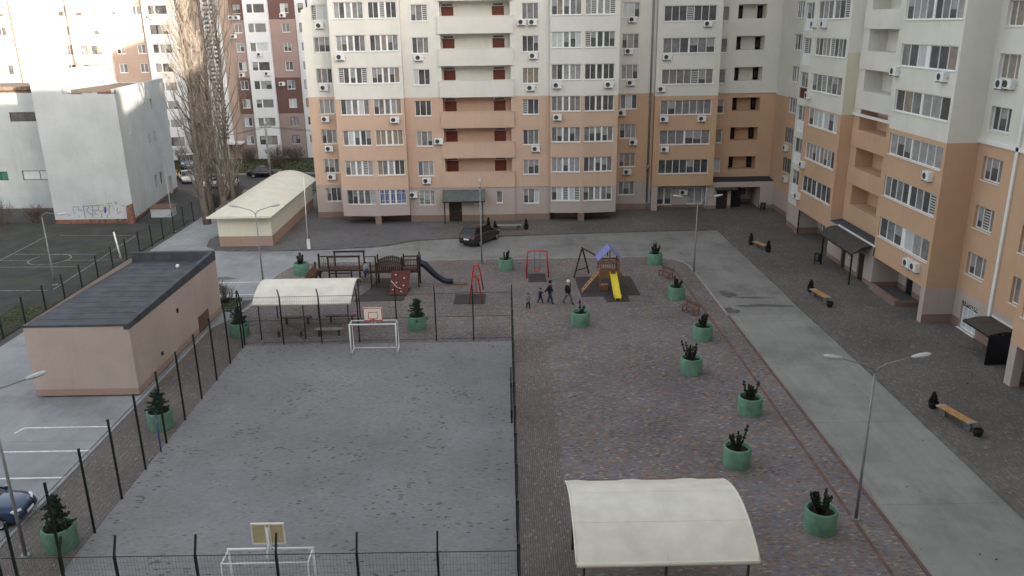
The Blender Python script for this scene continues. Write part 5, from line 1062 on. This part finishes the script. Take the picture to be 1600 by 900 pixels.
# ================================================================== cars
def carpaint(name, c, met=.3):
    m, nt, b, pos = base(name, .28, met, .5); b.inputs['Base Color'].default_value = (*c, 1); b.inputs['Coat Weight'].default_value = .6; b.inputs['Coat Roughness'].default_value = .06
for n, c in (('car_dark', (.028, .027, .026)), ('car_silver', (.46, .48, .50)), ('car_blue', (.012, .034, .095)), ('car_yellow', (.55, .33, .03)), ('car_steel', (.075, .14, .22)), ('car_red', (.08, .018, .02)), ('car_white', (.75, .76, .77)), ('car_black', (.012, .013, .016))): carpaint(n, c)
def car(label, loc, head, paint, L=4.3, Wd=1.75, H=1.45, kind='sedan', plate=True):
    t = thing('parked_car', label, 'car', loc, 'parked cars')
    ca, sa = math.cos(head), math.sin(head); O = Vector(loc)
    def T(m):
        m.v = [tuple(O + Vector((x * ca - y * sa, x * sa + y * ca, z))) for x, y, z in m.v]; return m
    w = Wd / 2
    rear = {'sedan': [(-.5, .72, .80, .34), (-.485, .90, .9, .28), (-.42, .97, .96, .22), (-.30, .99, 1, .2)], 'hatch': [(-.5, .70, .84, .36), (-.485, .93, .93, .28), (-.44, 1.0, .98, .22), (-.30, 1.0, 1, .2)], 'van': [(-.5, .8, .9, .34), (-.49, 1.05, .96, .28), (-.42, 1.08, 1, .22), (-.3, 1.08, 1, .2)]}[kind]
    st = rear + [(0, .95, 1, .2), (.18, .93, 1, .2), (.26, .90, .99, .2), (.38, .84, .96, .21), (.46, .74, .88, .24), (.49, .62, .78, .28), (.5, .5, .7, .34)]
    hs = H / 1.45; m = MB(); vs = []
    for q, zt, wf, zb in st:
        x = q * L; a = w * wf; zt *= hs
        ring = [(-a * .88, zb), (-a * .98, zb + .12), (-a, zb + (zt - zb) * .45), (-a * .975, zt - .14), (-a * .90, zt - .03), (-a * .55, zt + .012), (0, zt + .025)]
        ring += [(-y, z) for y, z in ring[-2::-1]]
        vs += [(x, y, z) for y, z in ring]
    n = 13; fs = [(i * n + k, (i + 1) * n + k, (i + 1) * n + (k + 1) % n, i * n + (k + 1) % n) for i in range(len(st) - 1) for k in range(n)] + [tuple(range(n)), tuple(range((len(st) - 1) * n, len(st) * n))[::-1]]
    m.raw(vs, fs, paint, True)
    # cabin
    cb = {'sedan': (-.37, -.20, .03, .235), 'hatch': (-.475, -.36, .02, .235), 'van': (-.48, -.42, .10, .30)}[kind]
    zb_, zr = .93 * hs, H; g = MB()
    def sec(q, z, f): return [(q * L, -w * f, z), (q * L, w * f, z)]
    lo = [sec(cb[0], zb_, .86), sec(cb[3], zb_ - .02, .86)]; hi = [sec(cb[1], zr - .03, .66), sec(cb[2], zr - .03, .66)]
    rb, fb = lo; rt, ft = hi
    g.face([rb[0], rb[1], rt[1], rt[0]], 'car_glass'); g.face([fb[1], fb[0], ft[0], ft[1]], 'car_glass'); g.face([rb[0], rt[0], ft[0], fb[0]], 'car_glass'); g.face([fb[1], ft[1], rt[1], rb[1]], 'car_glass')
    # roof skin and pillars
    xs = [cb[1] - .012, cb[1] + .03, (cb[1] + cb[2]) / 2, cb[2] - .03, cb[2] + .012]; rv = []
    for i, q in enumerate(xs):
        z = zr - (.045 if i in (0, 4) else .0 if i == 2 else .012)
        rv += [(q * L, -w * .69, z - .05), (q * L, -w * .60, z), (q * L, 0, z + .03), (q * L, w * .60, z), (q * L, w * .69, z - .05)]
    m.raw(rv, [(i * 5 + k, (i + 1) * 5 + k, (i + 1) * 5 + k + 1, i * 5 + k + 1) for i in range(4) for k in range(4)], paint, True)
    for s_ in (0, 1):
        sg = -1 if s_ == 0 else 1; off = Vector((0, sg * .012, .006))
        for a_, b_ in ((rb[s_], rt[s_]), (fb[s_], ft[s_])): m.bar(Vector(a_) + off, Vector(b_) + off, .075, .03, paint, (0, 1, 0))
        qm = (cb[1] + cb[2]) / 2 - .01; m.bar(Vector((qm * L, sg * w * .862, zb_)) + off, Vector((qm * L, sg * w * .664, zr - .03)) + off, .07, .03, 'tyre', (1, 0, 0))
    o = O; body = T(m).build('body', t, o); T(g).build('window_glass', t, o)
    for s_ in (-1, 1):
        for q in (-.30, .315):
            c = Vector((q * L, s_ * (w - .10), .31)); wl = MB(); wl.lathe((0, 0, 0), [(.0, -.1), (.22, -.1), (.31, -.07), (.315, .06), (.29, .1), (.2, .105)], 'tyre', 20); wl.v = [(c.x + x, c.y + s_ * z, c.z + y) for x, y, z in wl.v]
            wo = T(wl).build('wheel', t, o); rm = MB(); rm.lathe((0, 0, 0), [(.205, .1), (.19, .085), (.06, .1), (0, .11)], 'rim', 14); rm.v = [(c.x + x, c.y + s_ * z, c.z + y) for x, y, z in rm.v]; T(rm).build('rim', wo, o)
        hl = MB(); hl.hexa([(L * .452, s_ * w * .52, .60 * hs), (L * .494, s_ * w * .50, .58 * hs), (L * .475, s_ * w * .84, .60 * hs), (L * .43, s_ * w * .86, .62 * hs), (L * .45, s_ * w * .52, .735 * hs), (L * .476, s_ * w * .50, .715 * hs), (L * .455, s_ * w * .85, .74 * hs), (L * .42, s_ * w * .87, .77 * hs)], 'head_lamp'); T(hl).build('headlight', t, o)
        tl = MB(); tl.hexa([(-L * .503, s_ * w * .52, .70 * hs), (-L * .47, s_ * w * .52, .70 * hs), (-L * .455, s_ * w * .93, .72 * hs), (-L * .488, s_ * w * .91, .72 * hs), (-L * .495, s_ * w * .52, .86 * hs), (-L * .47, s_ * w * .52, .86 * hs), (-L * .455, s_ * w * .94, .90 * hs), (-L * .48, s_ * w * .92, .90 * hs)], 'tail_lamp'); T(tl).build('taillight', t, o)
        mr = MB(); mr.box(L * .19, L * .235, s_ * w * 1.0 - .09, s_ * w * 1.0 + .09, .92 * hs, 1.04 * hs, paint); T(mr).build('wing_mirror', t, o)
    gl = MB(); gl.box(L * .482, L * .502, -w * .42, w * .42, .42 * hs, .56 * hs, 'tyre'); gl.box(-L * .503, -L * .485, -w * .8, w * .8, .36 * hs, .44 * hs, 'tyre'); T(gl).build('grille', t, o)
    if plate: p = MB(); p.box(L * .5, L * .508, -.26, .26, .40 * hs, .5 * hs, 'white_paint'); p.box(-L * .508, -L * .498, -.26, .26, .58 * hs, .69 * hs, 'white_paint'); T(p).build('number_plate', t, o)
    return t
car('dark grey hatchback parked askew in front of the facing block entrance', (-2.45, 73.3, -.09), rad(58), 'car_dark', 4.5, 1.85, 1.68, 'hatch')
car('glossy blue car with its nose showing at the bottom left edge', (-22.0, 29.3, -.1), rad(4), 'car_blue', 4.4, 1.8, 1.45)
car('silver saloon car parked past the white school corner', (-42.0, 107.5, -.13), rad(-62), 'car_silver', 4.5, 1.8, 1.42)
car('yellow car half hidden behind the white school', (-45.6, 110.6, -.13), rad(-60), 'car_yellow', 4.2, 1.75, 1.45, 'hatch')
car('blue grey van like car parked beyond the yellow one', (-46.2, 119.2, -.12), rad(-70), 'car_steel', 4.6, 1.85, 1.85, 'van')
car('dark red car parked left of the poplars beyond the silver one', (-43.2, 118.0, -.12), rad(-80), 'car_red', 4.2, 1.74, 1.42)
car('white car partly hidden behind the poplar trunks', (-36.2, 103.2, -.13), rad(190), 'car_white', 4.4, 1.8, 1.5, 'hatch')
car('black car on the street in front of the grass strip', (-32.6, 110.4, -.13), rad(5), 'car_black', 4.5, 1.8, 1.4)
# ================================================================== people
def person(label, loc, head, H, trousers, jacket, shoes, hat, arms=(((.05, -.05), (.02, .1)),) * 2, legs=(.28, -.25), pose='walk', coat=.0, hold=None, lean=0.):
    t = thing('person', label, 'person', loc); k = H / 1.75
    V, E_, Rr, role = [], [], [], []
    def add(p, r, rl, par=None):
        V.append(Vector(p) * k); Rr.append(r * k * (1.42 if rl in 'jl' else 1.25)); role.append(rl); i = len(V) - 1
        if par is not None: E_.append((par, i))
        return i
    sit = pose == 'sit'
    pz = .93
    pel = add((0, 0, pz), .125, 'l'); ab = add((0, .01, pz + .17), .125, 'j', pel); ch = add((0, .02 + lean, pz + .40), .135, 'j', ab); nk = add((0, .02 + lean, pz + .56), .055, 's', ch); hd0 = add((0, .04 + lean, pz + .645), .075, 's', nk); hd1 = add((0, .045 + lean, pz + .74), .09, 's', hd0)
    hands = []
    for si, s_ in enumerate((-1, 1)):
        sh = add((s_ * .19, .01 + lean, pz + .46), .062, 'j', ch); (ex, ey), (hx, hy) = arms[si][:2]; hz = arms[si][2] if len(arms[si]) > 2 else .0
        el = add((s_ * (.23 + ex), ey, pz + .19 + hz * .5), .05, 'j', sh); wr = add((s_ * (.25 + hx), hy, pz - .05 + hz), .038, 'j', el); hn = add((s_ * (.255 + hx * 1.05), hy + .02, pz - .13 + hz), .036, 's', wr); hands.append((V[hn], (V[hn] - V[wr]).normalized(), s_))
        hp = add((s_ * .095, 0, pz - .06), .092, 'l', pel); L = legs[si]
        if sit: kn = add((s_ * .11, .40, pz - .08), .065, 'l', hp); an = add((s_ * .11, .44, pz - .48), .045, 'l', kn)
        else: kn = add((s_ * .10, L * .55 + .05, pz - .46), .066, 'l', hp); an = add((s_ * .10, L - .02, .09 + max(0, -L) * .16), .046, 'l', kn)
        to_ = add((s_ * .115, V[an].y / k + .17, V[an].z / k - .045), .04, 'f', an)
    me = bpy.data.meshes.new('body'); me.from_pydata([tuple(v) for v in V], E_, []); ob = bpy.data.objects.new('body', me); COL.objects.link(ob)
    md = ob.modifiers.new('skin', 'SKIN'); md.use_smooth_shade = True
    for i, sv in enumerate(me.skin_vertices[0].data): sv.radius = (Rr[i] * (1.25 if role[i] == 'j' and i in (ab, ch) else 1), Rr[i]); sv.use_root = (i == pel)
    sub = ob.modifiers.new('sub', 'SUBSURF'); sub.levels = 1; sub.render_levels = 1
    dg = bpy.context.evaluated_depsgraph_get(); nm = bpy.data.meshes.new_from_object(ob.evaluated_get(dg)); bpy.data.objects.remove(ob)
    cols = {'l': trousers, 'j': jacket, 's': 'skin', 'f': shoes}; names = list(dict.fromkeys(cols.values())); nm.materials.clear()
    for n in names: nm.materials.append(M[n])
    segs = [(V[a], V[b], role[b]) for a, b in E_]
    for p in nm.polygons:
        c = p.center; best = None
        for a, b, r in segs:
            d = b - a; tt = max(0, min(1, (c - a).dot(d) / max(d.dot(d), 1e-9))); dist = (c - (a + d * tt)).length
            if best is None or dist < best[0]: best = (dist, r)
        r = best[1]
        if r == 'l' and coat and c.z > (pz - coat) * k and abs(c.x) < .25 * k: r = 'j'
        p.material_index = names.index(cols[r]); p.use_smooth = True
    bm = bmesh.new(); bm.from_mesh(nm)                       # fingers, ears, nose and eyes join the same mesh
    sk = names.index('skin'); names2 = names + ['black_metal']; nm.materials.append(M['black_metal'])
    def blobm(c, r, mi, sc_=(1, 1, 1)):
        res = bmesh.ops.create_icosphere(bm, subdivisions=1, radius=r * k, matrix=Matrix.Translation(Vector(c)) @ Matrix.Diagonal((*sc_, 1)))
        for f in {f for v in res['verts'] for f in v.link_faces}: f.material_index = mi; f.smooth = True
    def stick(a, b, r, mi):
        d = b - a; res = bmesh.ops.create_cone(bm, cap_ends=True, segments=6, radius1=r * k, radius2=r * .8 * k, depth=d.length, matrix=Matrix.Translation((a + b) / 2) @ d.to_track_quat('Z', 'Y').to_matrix().to_4x4())
        for f in {f for v in res['verts'] for f in v.link_faces}: f.material_index = mi; f.smooth = True
    for h_, d, s_ in hands:
        for q in range(4):
            a = h_ + Vector((0, (q - 1.5) * .018, 0)) * k + d * .01 * k; b1 = a + d * (.042, .05, .047, .036)[q] * k; stick(a, b1, .0095, sk); stick(b1, b1 + (d + Vector((-s_ * .5, .15, 0))).normalized() * .032 * k, .0085, sk)
        stick(h_ + Vector((0, .02, 0)) * k, h_ + (d * .03 + Vector((-s_ * .012, .045, 0))) * k, .011, sk)
    hc = V[hd1]; f0 = Vector((0, 1, 0))
    blobm(hc + Vector((0, .098, -.03)) * k, .016, sk, (1, 1.2, 1.4))
    for s_ in (-1, 1): blobm(hc + Vector((s_ * .034, .086, -.005)) * k, .011, len(names)); blobm(hc + Vector((s_ * .092, -.005, -.02)) * k, .022, sk, (.5, 1, 1.4))
    stick(hc + Vector((-.025, .09, -.07)) * k, hc + Vector((.025, .09, -.07)) * k, .007, len(names))
    bm.to_mesh(nm); bm.free(); bo = bpy.data.objects.new('body', nm); COL.objects.link(bo); bo.parent = t
    m = MB(); N = 14; prof = [(.103, -.01), (.108, .03), (.098, .08), (.065, .115), (0, .128)]; m.lathe(hc + Vector((0, -.008 * k, 0)), [(r * k * 1.12, z * k * 1.1) for r, z in prof], hat[1], 18)
    if hat[0] == 'hood': m.lathe(hc + Vector((0, -.02 * k, -.12 * k)), [(.085 * k, 0), (.11 * k, .05 * k), (.108 * k, .12 * k)], hat[1], 16)
    ho = m.build('hat' if hat[0] != 'hair' else 'hair'); ho.parent = t
    t.rotation_euler.z = head
    return t
HD = rad(-75)
person('person walking on the right in a white hat, dark jacket and grey trousers', tuple(G(887, 475)), rad(-128), 1.76, 'cloth_grey', 'cloth_black', 'shoe_black', ('hat', 'hat_white'), (((.05, -.04), (-.02, .10)), ((.05, -.02), (-.02, .08))), (.32, -.30), coat=.12)
person('person in a dark jacket and dark cap leading a child by the hand', tuple(G(859, 474)), rad(-110), 1.7, 'cloth_jeans', 'cloth_navy', 'shoe_black', ('hood', 'cloth_black'), (((-.02, .02), (-.05, .22)), ((.02, -.14), (-.12, -.33), .02)), (-.18, .22), coat=.16)
person('child in a dark blue coat holding the hand of the person on the right', tuple(G(844, 474)), rad(-115), 1.14, 'cloth_black', 'cloth_blue', 'shoe_black', ('hat', 'cloth_navy'), (((.06, -.06), (.10, -.10), .06), ((.0, .26), (-.13, .50), .42)), (.25, -.25), coat=.12)
person('child in a light grey jacket walking apart on the left', tuple(G(825, 482)), rad(-140), 1.16, 'cloth_black', 'cloth_lightgrey', 'shoe_black', ('hood', 'cloth_grey'), (((.0, -.02), (-.04, .08)),) * 2, (.14, -.12), coat=.14)
person('child in a pale blue jacket sitting at the end of the climbing frame bridge', (-10.75, 59.62, 1.35 - .52), rad(-150), 1.2, 'cloth_jeans', 'coat_pale', 'shoe_black', ('hair', 'cloth_black'), (((.02, .06), (.0, .2), .06),) * 2, pose='sit')
# ================================================================== trees and bushes
def poplar(label, x, y, h, r, seed, trunk=.34):
    rr = random.Random(seed); t = thing('poplar_tree', label, 'tree', (x, y, -.1), 'bare poplars beside the school fence'); b = Vector((x, y, -.15)); tk = MB(); lb = MB(); tg = MB()
    lean = Vector((rr.uniform(-.5, .5), rr.uniform(-.3, .3), 0)); P = lambda q: b + Vector((0, 0, h * q)) + lean * q * q + Vector((.18 * math.sin(q * 9 + seed), .14 * math.cos(q * 7), 0))
    tk.tube([P(q / 14) for q in range(15)], [trunk * (1 - q / 14) ** .9 + .02 if q else trunk * 1.3 for q in range(15)], 'bark', 10); tk.build('trunk', t)
    for k in range(64):
        q = .06 + .80 * (k / 64) ** 1.05; a = rr.uniform(0, 6.283); o = r * rr.uniform(.35, 1.0) * min(1, .35 + q * 2.2) * (1 - .55 * max(0, q - .5)); L = h * rr.uniform(.16, .32) * (1 - q * .4); p0 = P(q); d = Vector((math.cos(a), math.sin(a), 0))
        pts = [p0, p0 + d * o * .42 + Vector((rr.uniform(-.1, .1), 0, L * .22)), p0 + d * o * .78 + Vector((rr.uniform(-.15, .15), rr.uniform(-.15, .15), L * .55)), p0 + d * o + Vector((rr.uniform(-.25, .25), rr.uniform(-.25, .25), L))]
        r0 = .075 * (1 - q) + .022; lb.tube(pts, [r0, r0 * .65, r0 * .42, .01], 'bark', 5)
        for j in range(12):
            f = rr.uniform(.15, 1); i = min(2, int(f * 3)); c = pts[i].lerp(pts[i + 1], f * 3 - i); L2 = rr.uniform(.5, 1.9) * (1.1 - f * .4); dd = Vector((rr.gauss(0, .36) + d.x * .25, rr.gauss(0, .36) + d.y * .25, 1)).normalized(); e = c + dd * L2; mid = c.lerp(e, .5) + Vector((rr.uniform(-.1, .1), rr.uniform(-.1, .1), 0))
            tg.tube([c, mid, e], [.017, .011, .005], 'twig', 4, False)
            for w_ in range(4):
                g = c.lerp(e, rr.uniform(.15, 1)); tg.tube([g, g + Vector((rr.gauss(0, .3), rr.gauss(0, .3), rr.uniform(.15, .65)))], [.0085, .0035], 'twig', 3, False)
    lb.build('limb', t); tg.build('twigs', t)
poplar('tall bare poplar, leftmost of the clump, trunk beside the fence', -30.8, 82.3, 27, 3.1, 3); poplar('tall bare poplar in the middle of the clump, nearest the drive', -29.3, 83.4, 28, 3.2, 8); poplar('tall bare poplar, rightmost of the clump', -29.3, 86.8, 25, 2.6, 15, .26); poplar('slender bare poplar behind the others in the clump', -31.6, 86.5, 26, 2.9, 22, .28)
def bare_bush(label, x, y, h, r, n, seed, mat='bush_twig', name='bush', cat='bush'):
    rr = random.Random(seed); t = thing(name, label, cat, (x, y, -.1)); m = MB(); tw = MB()
    for k in range(n):
        a = rr.uniform(0, 6.28); q = rr.random() ** .6; b0 = Vector((x + math.cos(a) * q * r * .35, y + math.sin(a) * q * r * .35, -.12)); e = Vector((x + math.cos(a) * q * r, y + math.sin(a) * q * r, h * rr.uniform(.6, 1) * (1 - .3 * q))); mid = b0.lerp(e, .5) + Vector((rr.uniform(-.2, .2), rr.uniform(-.2, .2), .1)); m.tube([b0, mid, e], [.035, .022, .008], mat, 5, False)
        for j in range(9): f = rr.uniform(.3, 1); c = b0.lerp(mid, f * 2) if f < .5 else mid.lerp(e, f * 2 - 1); tw.tube([c, c + Vector((rr.gauss(0, .3), rr.gauss(0, .3), rr.uniform(.1, .6)))], [.014, .005], mat, 3, False)
    m.build('stem', t); tw.build('twigs', t)
for i, (lb, x, y, h, r, n) in enumerate([('bare grey bush below the grey wall band at the left edge', -52.5, 83.5, 3.2, 1.8, 40), ('bare bush at the far left edge behind the school pitch', -56.5, 82.5, 3.0, 2.2, 46), ('low bare bush left of the brick base of the white school', -49.5, 84.6, 2.0, 1.3, 34),
    ('dark bare bush against the foot of the white tower column', -34.5, 124.2, 2.6, 2.3, 60), ('dark bare bush under the right side of the brown tower', -31.4, 123.6, 2.4, 1.9, 54), ('bare bush right of the red tower door', -38.6, 123.5, 2.4, 1.6, 44), ('low bare bush by the utility pole on the grass strip', -33.2, 118.2, 1.6, 1.5, 40), ('bare bush by the balcony left of the poplars', -48.6, 123.8, 3.0, 1.4, 36),
    ('dark scrub at the foot of the poplars by the drive', -29.6, 90.6, 2.0, 1.8, 70), ('dark scrub beside the barred railing', -32.6, 95.5, 1.9, 1.7, 70), ('thin sapling in the flower bed behind the tan utility building', -20.6, 56.8, 1.7, .6, 16), ('dark scrub around the lower poplar trunks', -33.0, 90.8, 1.7, 1.6, 60)]): bare_bush(lb, x, y, h, r, n, 40 + i)
lf = MB()
for i in range(14): leafy(lf, Vector((-20.9 + R_.uniform(-1, 1), 56.4 + R_.uniform(-.8, .8), .25)), 12, .2, .1, .14, 'bush_dark')
tag(lf.build('ground_cover', None, (-20.9, 56.4, .1)), kind='stuff')
tk = thing('garden_shed', 'small rusty shed with junk against the side of the white school', 'shed', (-37.2, 86.6, 0)); m = MB(); m.box(-38.0, -35.8, 86.0, 87.4, -.15, .85, 'school_dado'); m.build('body', tk); m = MB(); m.hexa([(-38.2, 85.8, .85), (-35.6, 85.8, .85), (-35.6, 87.6, .95), (-38.2, 87.6, .95), (-38.2, 85.8, .92), (-35.6, 85.8, .92), (-35.6, 87.6, 1.02), (-38.2, 87.6, 1.02)], 'bench_red'); m.build('roof', tk)
# ================================================================== light
SUN_D = Vector((-33.9, 43.2, 0)).normalized(); EL = rad(11.0)
sun = bpy.data.lights.new('sun', 'SUN'); sun.energy = 5.0; sun.angle = rad(.53); sun.color = (1, .86, .68); so_ = bpy.data.objects.new('sun', sun); COL.objects.link(so_)
dirv = Vector((SUN_D.x * math.cos(EL), SUN_D.y * math.cos(EL), -math.sin(EL))); so_.rotation_euler = dirv.to_track_quat('-Z', 'Y').to_euler(); so_.location = (40, -60, 60)
wd = bpy.data.worlds.new('World'); sc.world = wd; wd.use_nodes = True; nt = wd.node_tree; bg = nt.nodes['Background']
sky = nt.nodes.new('ShaderNodeTexSky'); sky.sky_type = 'NISHITA'; sky.sun_disc = False; sky.sun_elevation = EL
sv = -dirv; sky.sun_rotation = math.atan2(sv.x, sv.y); sky.air_density = 1.2; sky.dust_density = 3.5; sky.ozone_density = .6
hs = nt.nodes.new('ShaderNodeHueSaturation'); hs.inputs['Saturation'].default_value = .38
nt.links.new(sky.outputs[0], hs.inputs['Color']); nt.links.new(hs.outputs[0], bg.inputs['Color']); bg.inputs['Strength'].default_value = .15
vs_ = sc.view_settings; vs_.view_transform = 'Standard'; vs_.look = 'None'; vs_.gamma = 1; vs_.use_curve_mapping = False; vs_.exposure = 2.07
sc.render.engine = 'CYCLES'; cy_ = sc.cycles; cy_.use_denoising = True; cy_.max_bounces = 6; cy_.diffuse_bounces = 4; cy_.glossy_bounces = 2; cy_.use_adaptive_sampling = True
